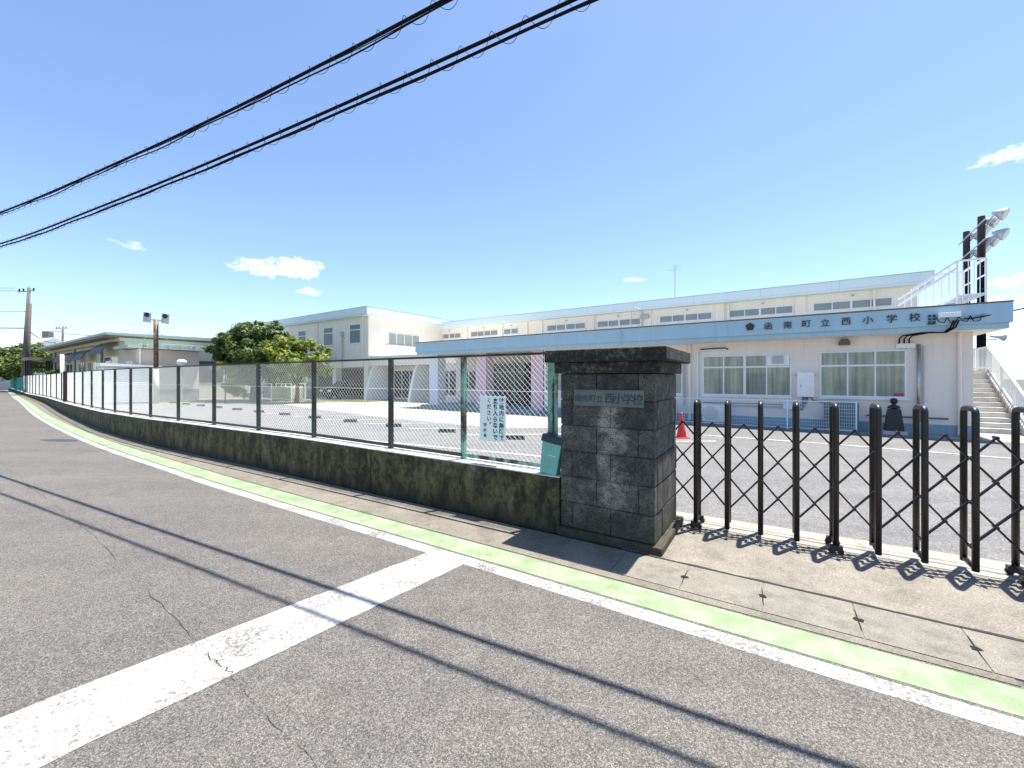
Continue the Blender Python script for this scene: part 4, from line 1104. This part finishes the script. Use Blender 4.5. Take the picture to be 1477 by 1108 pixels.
# ------------------------------------------------------------------ concrete outside stair at the right end of the wing
sts = thing('outdoor_stair', 'concrete outside stair with white railings climbing beside the low wing', 'stair', tuple(W2(0, 0)) + (0.,), -ANG)
T0, RISE, GO = 1.35, .148, .225
m = MB()
for k in range(12):
    m.box(.02, 1.30, T0 + GO * k, T0 + GO * 12, RISE * k + (0 if k else -.01), RISE * (k + 1))
m.box(.02, 1.50, T0 + GO * 12, T0 + GO * 12 + 1.4, 0, RISE * 12)
m.build('steps', M['stair'], sts, bevel=.008)
zt = RISE * 12; yt = T0 + GO * 12
MB().prism([(T0 - .15, 0), (T0 - .15, .22), (yt, zt + .16), (yt + 1.4, zt + .16), (yt + 1.4, 0)], 'x', 1.302, 1.46).build('stringer_wall', M['stair'], sts)
rl = MB()
def railing(m, p, q, h, n, w=.018):
    p = Vector(p); q = Vector(q); up = Vector((0, 0, 1))
    m.bar(p + up * h, q + up * h, .055, .05); m.bar(p + up * .09, q + up * .09, .03, .03)
    for k in range(n + 1):
        a = p.lerp(q, k / n); m.bar(a + up * .0, a + up * h, w * (2.3 if k % 8 == 0 else 1), w * (2.3 if k % 8 == 0 else 1))
railing(rl, (1.38, T0 - .15, .22), (1.38, yt, zt + .16), .80, 26)
railing(rl, (1.38, yt, zt + .16), (1.38, yt + 1.35, zt + .16), .80, 11)
railing(rl, (1.38, yt + 1.35, zt + .16), (.1, yt + 1.35, zt + .16), .80, 10)
railing(rl, (.07, T0 + .3, .35), (.07, yt, zt + .02), .85, 22)
rl.build('railing', M['white'], sts)
# a little loudspeaker horn at the landing
# ------------------------------------------------------------------ steel stair and platform on the wing's roof
A_ = PT(1360, 395.3, 14.5); B_ = PT(1373, 377.5, 13.0)
rst = thing('roof_stair', 'white steel stair and platform railing standing on the low wing\'s roof', 'stair', tuple(W2(-.2, 2.6)) + (3.715,), -ANG)
Mi = (Matrix.Translation(rst.location) @ Matrix.Rotation(-ANG, 4, 'Z')).inverted()
a_, b_ = Mi @ A_, Mi @ B_
zr = (a_.z + b_.z) / 2; xa = (a_.x + b_.x) / 2; yA, yB = a_.y, b_.y
def seg_rail(m, y, bal):
    P0 = Vector((xa - 1.05, y, .86)); P1 = Vector((xa, y, zr)); P2 = Vector((xa + .62, y, zr))
    m.bar(P0, P1, .06, .06); m.bar(P1, P2, .05, .05); m.bar(P0 - Vector((0, 0, .22)), P1 - Vector((.0, 0, .22)), .035, .07)
    for k in range(bal + 1):
        p = P1.lerp(P2, k / bal); m.bar((p.x, p.y, .02), p, .018, .018)
    for k in range(1, 6):
        p = P0.lerp(P1, k / 6); m.bar((p.x, p.y, max(.02, p.z - .95)), p, .018, .018)
    m.bar((P1.x, y, .0), P1, .045, .045); m.bar((P2.x, y, .0), P2, .045, .045)
m = MB(); seg_rail(m, yA, 5); seg_rail(m, yB, 5)
m.bar((xa + .62, yA, zr), (xa + .62, yB, zr), .05, .05); m.bar((xa + .62, yA, zr - .5), (xa + .62, yB, zr - .5), .03, .03)
m.build('railing', M['white'], rst)
m = MB().box(xa, xa + .62, min(yA, yB), max(yA, yB), zr - 1.12, zr - 1.06)
for k in range(4): m.box(xa - .26 * (k + 1), xa - .26 * k, min(yA, yB) + .05, max(yA, yB) - .05, zr - 1.12 - .15 * (k + 1) - .03, zr - 1.12 - .15 * (k + 1))
m.build('platform', M['whiteblue'], rst)

# ------------------------------------------------------------------ floodlight tower beyond
pA = PT(1415.5, 500, 26); pB = PT(1394, 500, 28.7)
ft = thing('floodlight_tower', 'twin dark poles carrying rows of grey sports floodlights', 'floodlights', (pA.x, pA.y, 0))
dv = Vector((pB.x - pA.x, pB.y - pA.y, 0)); du = dv.normalized(); dn = Vector((-du.y, du.x, 0)); dn = dn if dn.x > 0 else -dn
for p in (Vector((0, 0, 0)), dv): MB().tube([p, p + Vector((0, 0, 11.95))], [.23, .17], 14).build('pole', M['floodpole'], ft, smooth=True)
for p in (Vector((0, 0, 0)), dv):
    mm = MB()
    for k in range(9): 
        q = p + Vector((0, 0, 4.5 + .7 * k)); mm.bar(q, q + (du if k % 2 else -du) * .42, .02, .02)
    mm.build('climbing_pegs', M['steel'], ft)
for z in (11.3, 10.1):
    arm = MB(); s_, e_ = -du * 1.7 + Vector((0, 0, z)), dv + du * .9 + Vector((0, 0, z))
    for off in (0, .18): arm.bar(s_ + dn * .2 + Vector((0, 0, off)), e_ + dn * .2 + Vector((0, 0, off)), .07, .07)
    arm.bar(s_ - dn * .2, e_ - dn * .2, .06, .06); arm.build('cross_arm', M['lampgrey'], ft)
    for k in range(4):
        c = s_.lerp(e_, .03 + .26 * k) + dn * .45 + Vector((0, 0, .25))
        ax = (dn * .8 - du * .35 + Vector((0, 0, -.45))).normalized()
        lm = MB().tube([c - ax * .35, c - ax * .2, c + ax * .05, c + ax * .22, c + ax * .25], [.1, .16, .30, .36, .37], 16)
        fl = lm.build('floodlight', M['lampgrey'], ft, smooth=True)
        MB().tube([c + ax * .24, c + ax * .256], [.33, .33], 16).build('lamp_glass', M['white'], fl)
hs = MB(); c = Vector((.0, 0, 3.5))
# horn speaker low on the near pole
q = Vector((.25, -.1, 2.9)) * 1.0
MB().tube([(.2, 0, 4.12), (.75, -.2, 4.12)], .03, 6).build('speaker_arm', M['steel'], ft)
MB().tube([(.45, -.1, 4.32), (.62, -.18, 4.30), (.85, -.26, 4.27), (1.05, -.34, 4.25)], [.07, .08, .13, .26], 14).build('horn_speaker', M['lampgrey'], ft)

# ------------------------------------------------------------------ utility poles on the left, shelter, house
def upole(label, px, Y, ztop, r, arms=True, mat='pcon', lean=0.):
    p = PT(px, 560, Y); u = thing('utility_pole', label, 'utility pole', (p.x, p.y, 0))
    MB().tube([(0, 0, 0), (lean, 0, ztop)], [r * 1.2, r * .8], 12).build('pole', M[mat], u, smooth=True)
    if arms:
        MB().bar((lean - 1.6, .3, ztop - .45), (lean + 1.0, -.3, ztop - .45), .1, .1).bar((lean - .7, .1, ztop - 2.7), (lean + .3, -.1, ztop - 2.7), .08, .08).build('cross_arm', M['greypaint'], u)
        for t in (-1.4, -.8, .7): MB().tube([(lean + t, .25 - .2 * (t + 1.4), ztop - .4), (lean + t, .25 - .2 * (t + 1.4), ztop - .12)], .07, 8).build('insulator', M['cable'], u)
    return u
up1 = upole('tall grey concrete utility pole with crossarm beside the bare brown pole', 32.5, 46, 11.9, .19, True, 'pcon', .75)
up2 = upole('bare brown pole without crossarm, left of the hall', 37.5, 44.5, 9.8, .2, False, 'greypole', .4)
up3 = upole('small distant utility pole with transformer above the hall roof', 89, 70, 10.6, .17, True, 'pcon', .2)
MB().box(-2.8, -1.8, -.4, .4, 8.4, 9.6).bar((-3.3, 0, 9.7), (0, 0, 9.7), .08, .08).bar((-3.3, 0, 7.9), (0, 0, 7.9), .08, .08).bar((-3.3, 0, 7.9), (-3.3, 0, 9.7), .08, .08).build('transformer', M['awning'], up3)
w_ = MB()
def sag(p, q, d, n=14): 
    p = Vector(p); q = Vector(q); return [p.lerp(q, i / n) - Vector((0, 0, d * 4 * (i / n) * (1 - i / n))) for i in range(n + 1)]
tp = PT(39, 415, 46)
dl_ = tag(MB().tube(sag((tp.x - 1.4, tp.y, 11.8), (-90, 40, 12.8), .5), .022, 5).tube(sag((tp.x - .8, tp.y, 11.5), (-90, 40.5, 12.2), .5), .022, 5)
    .tube(sag((tp.x - .4, tp.y, 9.2), (-90, 41, 9.0), .4), .022, 5).build('power_lines', M['cable']), 'thin power lines on the crossarm of the tall concrete utility pole', 'wires')
q3 = PT(90, 480, 70)
tag(MB().tube(sag((tp.x, tp.y, 7.2), (q3.x, q3.y, 8.2), .9), .04, 5).tube(sag((tp.x, tp.y, 6.2), (q3.x, q3.y, 7.6), .7), .035, 5)
    .tube(sag((q3.x, q3.y, 9.3), (-40, 75, 8.6), .4), .04, 5).tube(sag((tp.x, tp.y, 7.3), (-95, 41, 8.1), .3), .05, 5).tube(sag((tp.x, tp.y, 4.8), (-95, 41, 5.0), .3), .03, 5)
    .build('telephone_lines', M['cable']), 'low sagging telephone lines strung between the two crossarm utility poles', 'wires')
shp = PT(56, 560, 42)
sh = thing('shelter', 'small flat roofed open shelter beside the hall', 'shelter', (shp.x, shp.y, 0), -ANG)
MB().box(-1.6, 1.6, -1, 1, 3.45, 3.75).build('roof', M['hall_trim'], sh)
for x in (-1.4, 0, 1.4): MB().box(x - .09, x + .09, -.8, -.62, 0, 3.449).box(x - .09, x + .09, .62, .8, 0, 3.449).build('shelter_post', M['blackm'], sh)
wp = PT(89.5, 560, 30)
tag(MB().tube([(wp.x, wp.y, 0), (wp.x, wp.y, 3.4)], .11, 10).build('white_post', M['white'], smooth=True), 'plain white post standing in front of the hall windows', 'post')
gpier = PT(28, 560, 58)
tag(MB().box(gpier.x - .8, gpier.x + .5, gpier.y, gpier.y + .6, 0, 2.35).box(gpier.x - .9, gpier.x + .6, gpier.y - .1, gpier.y + .7, 2.352, 2.48).build('gate_post', M['housewall'], bevel=.02), 'pale rendered gate post at the end of the green netting', 'gate post')
hp_ = PT(-10, 560, 62)
hs_ = thing('house', 'house with pale metal roof behind the large rounded tree', 'house', (hp_.x, hp_.y, 0), R(-20))
MB().box(-8, 6, 0, 8, 0, 5.2).build('wall', M['housewall'], hs_)
MB().prism([(-1, 5.2), (4, 8.0), (9, 5.2)], 'x', -8.6, 6.6).build('roof', M['houseroof'], hs_)
window(hs_, -3, -1, 1, 3, 0, 2, None, 'darkglass'); window(hs_, 1, 3, 1, 3, 0, 2, None, 'darkglass')
# low boundary wall beyond the stair on the right
bq = [Vector((21, 19.5)), Vector((60, 10))]
yw = thing('yard_wall', 'pale blue grey boundary wall beyond the outside stair', 'wall', (bq[0].x, bq[0].y, 0))
dd = bq[1] - bq[0]
MB().bar((0, 0, .5), (dd.x, dd.y, .5), .18, 1.0).build('wall_body', M['palecol'], yw)
MB().bar((0, 0, 1.03), (dd.x, dd.y, 1.03), .24, .055).build('wall_coping', M['whiteblue'], yw)

# ------------------------------------------------------------------ overhead cable bundles
def bundle(label, pts, r_main, r_low, gap, seed, thin):
    line = []
    P = catmull3(pts, 40)
    b_ = thing('cable_bundle', label, 'overhead cable', P[0], 0)
    o = Vector(P[0]); P = [p - o for p in P]
    L = [0.]
    for i in range(1, len(P)): L.append(L[-1] + (P[i] - P[i - 1]).length)
    MB().tube(P, r_main, 8).build('messenger_cable', M['cable'], b_, smooth=True)
    rg = random.Random(seed); ph = [rg.uniform(0, 6) for _ in range(6)]
    def wob(s, a): return gap + a * (math.sin(s * 1.7 + ph[0]) * .5 + math.sin(s * 3.1 + ph[1]) * .35)
    low = [p - Vector((0, 0, wob(L[i], gap * .45 if thin else gap * .12))) for i, p in enumerate(P)]
    MB().tube(low, r_low, 8).build('cable', M['cable'], b_, smooth=True)
    MB().tube([p - Vector((.010, .016, wob(L[i] + 2, gap * .4) * (.9 if thin else 1.0) + (0 if thin else .014))) for i, p in enumerate(P)], r_low * (.6 if thin else .3), 6).build('cable', M['cable'], b_, smooth=True)
    # lashing spiral around both
    sp = []; s = 0.; pitch = .34
    while s < L[-1]:
        i = max(1, next((k for k in range(len(L)) if L[k] >= s), len(L) - 1)); t = (s - L[i - 1]) / max(1e-6, L[i] - L[i - 1])
        p = P[i - 1].lerp(P[i], t); d = (P[i] - P[i - 1]).normalized(); sd_ = d.cross(Vector((0, 0, 1))).normalized(); upv = sd_.cross(d)
        a = 2 * math.pi * s / pitch
        r = gap * .5 + .040
        sp.append(p - upv * (gap * .5) + upv * math.cos(a) * r + sd_ * math.sin(a) * r * .7)
        s += pitch / 14
    MB().tube(sp, .0028, 4, False).build('lashing_wire', M['cable'], b_)
    return b_
def catmull3(pts, n):
    out = []; P = [Vector(p) for p in pts]; P = [P[0] * 2 - P[1]] + P + [P[-1] * 2 - P[-2]]
    for i in range(1, len(P) - 2):
        for k in range(n):
            t = k / n; a, b_, c, d = P[i - 1], P[i], P[i + 1], P[i + 2]
            out.append(.5 * ((2 * b_) + (c - a) * t + (2 * a - 5 * b_ + 4 * c - d) * t * t + (3 * b_ - a - 3 * c + d) * t ** 3))
    out.append(P[-2]); return out
bundle('lower thicker pair of lashed black cables crossing the sky', [(-34, 21.2, 6.6), (-22.5, 15.2, 5.72), (-12.8, 10.26, 5.04), (-7.67, 7.61, 4.84), (-3.0, 5.2, 4.76), (1.7, 2.8, 4.84), (6.5, .35, 5.1), (12, -2.5, 5.2)], .0165, .0135, .078, 1, False)
bundle('upper cable bundle with wavy lower strand crossing the sky', [(-33, 19.8, 6.9), (-21, 13.9, 6.1), (-11.8, 9.32, 5.38), (-6.3, 6.62, 5.18), (-2.3, 4.6, 5.10), (2.06, 2.40, 5.2), (7, -.1, 5.4), (12, -2.6, 5.6)], .0165, .0075, .056, 2, True)
fe = W2(.16, -.74)
c1 = MB().tube(sag((fe.x, fe.y, 3.28), (19.0, 8.5, 4.9), .05), .016, 6)
c1.tube(sag((fe.x, fe.y, 3.32), (19.0, 8.9, 5.5), .05), .006, 5)
tag(c1.build('service_cable', M['cable']), 'black service cable running out from the white box on the blue fascia', 'cable')

# ------------------------------------------------------------------ sky, sun, camera
SUN = Vector((.45, .25, 1.93)).normalized()
el = math.asin(SUN.z); az = math.atan2(SUN.x, SUN.y)
wd = bpy.data.worlds.new('World'); sc.world = wd; wd.use_nodes = True
nt = wd.node_tree; bg = nt.nodes['Background']
sky = nt.nodes.new('ShaderNodeTexSky'); sky.sky_type = 'NISHITA'; sky.sun_disc = False
sky.sun_elevation = el; sky.sun_rotation = az; sky.altitude = 0; sky.air_density = 1.0; sky.dust_density = .5; sky.ozone_density = 3.6
SKYSTR = .105
bg.inputs[1].default_value = SKYSTR
tc = nt.nodes.new('ShaderNodeTexCoord'); D = tc.outputs['Generated']
def vdot(v):
    n = nt.nodes.new('ShaderNodeVectorMath'); n.operation = 'DOT_PRODUCT'; nt.links.new(D, n.inputs[0]); n.inputs[1].default_value = v; return n.outputs['Value']
def sky_noise(scale, det):
    n = nt.nodes.new('ShaderNodeTexNoise'); n.inputs['Scale'].default_value = scale; n.inputs['Detail'].default_value = det; n.inputs['Roughness'].default_value = .6
    mp = nt.nodes.new('ShaderNodeMapping'); mp.inputs['Scale'].default_value = (1, 1, 1.8); nt.links.new(D, mp.inputs[0]); nt.links.new(mp.outputs[0], n.inputs['Vector']); return n.outputs['Fac']
nz = mth(nt, 'ADD', mth(nt, 'MULTIPLY', sky_noise(22., 8), 1.0), mth(nt, 'MULTIPLY', sky_noise(75., 6), .5))
nz = mth(nt, 'SUBTRACT', nz, .75)
tot = None
#      px, py, half width px, half height px, density, noise amount
for (x, y, hw, hh_, den, na) in [(392, 388, 62, 11, 1., 2.0), (430, 387, 36, 15, 1., 1.8), (187, 353, 24, 6, .5, 2.2), (446, 421, 15, 6, .5, 2.), (1452, 226, 40, 17, 1., 2.2),
                       (1466, 405, 50, 10, .7, 2.4), (1462, 500, 58, 14, .6, 2.4), (1470, 455, 50, 10, .45, 2.4), (912, 404, 18, 4, .25, 2.2), (1415, 440, 80, 16, .35, 2.6), (1440, 545, 70, 10, .35, 2.)]:
    c = Vector(((x - CX) / F, 1., (HY - y) / F)); l = c.length; c.normalize()
    rt = Vector((c.y, -c.x, 0)).normalized(); up_ = rt.cross(c)
    kx = (F * l) / hw; ky = (F * l) / hh_
    # oblique rays stretch with distance from the axis: express sizes on the unit sphere
    u = mth(nt, 'MULTIPLY', vdot(tuple(rt)), kx); v = mth(nt, 'MULTIPLY', vdot(tuple(up_)), ky)
    r2 = mth(nt, 'ADD', mth(nt, 'POWER', mth(nt, 'ABSOLUTE', u), 2.), mth(nt, 'POWER', mth(nt, 'ABSOLUTE', v), 2.))
    k = mth(nt, 'ADD', mth(nt, 'SUBTRACT', 1., r2), mth(nt, 'MULTIPLY', nz, na * 2.1))
    k = mth(nt, 'MULTIPLY', k, .6, True)
    k = mth(nt, 'MULTIPLY', k, den)
    k = mth(nt, 'MULTIPLY', k, mth(nt, 'GREATER_THAN', vdot(tuple(c)), 0.))
    tot = k if tot is None else mth(nt, 'MAXIMUM', tot, k)
cm = mixc(nt, tot, sky.outputs[0], (9., 9.2, 9.4))
nt.links.new(cm, bg.inputs[0])
sl_ = bpy.data.lights.new('sun', 'SUN'); sl_.energy = 5.0; sl_.angle = R(.5); sl_.color = (1, .955, .89)
so = bpy.data.objects.new('sun', sl_); COL.objects.link(so); so.rotation_euler = SUN.to_track_quat('Z', 'Y').to_euler(); so.location = (0, 0, 30)
cd = bpy.data.cameras.new('camera'); co = bpy.data.objects.new('camera', cd); COL.objects.link(co)
co.location = (0, 0, EYE); co.rotation_euler = (R(90), 0, 0)
cd.sensor_fit = 'HORIZONTAL'; cd.sensor_width = 36; cd.lens = F / 1477 * 36; cd.shift_y = -8 / 1477; cd.clip_end = 3000; cd.clip_start = .05
sc.camera = co
sc.view_settings.view_transform = 'Standard'; sc.view_settings.look = 'None'; sc.view_settings.exposure = 1.2; sc.view_settings.gamma = 1
sc.view_settings.use_curve_mapping = False
sc.cycles.use_denoising = True
sc.cycles.max_bounces = 8; sc.cycles.diffuse_bounces = 4
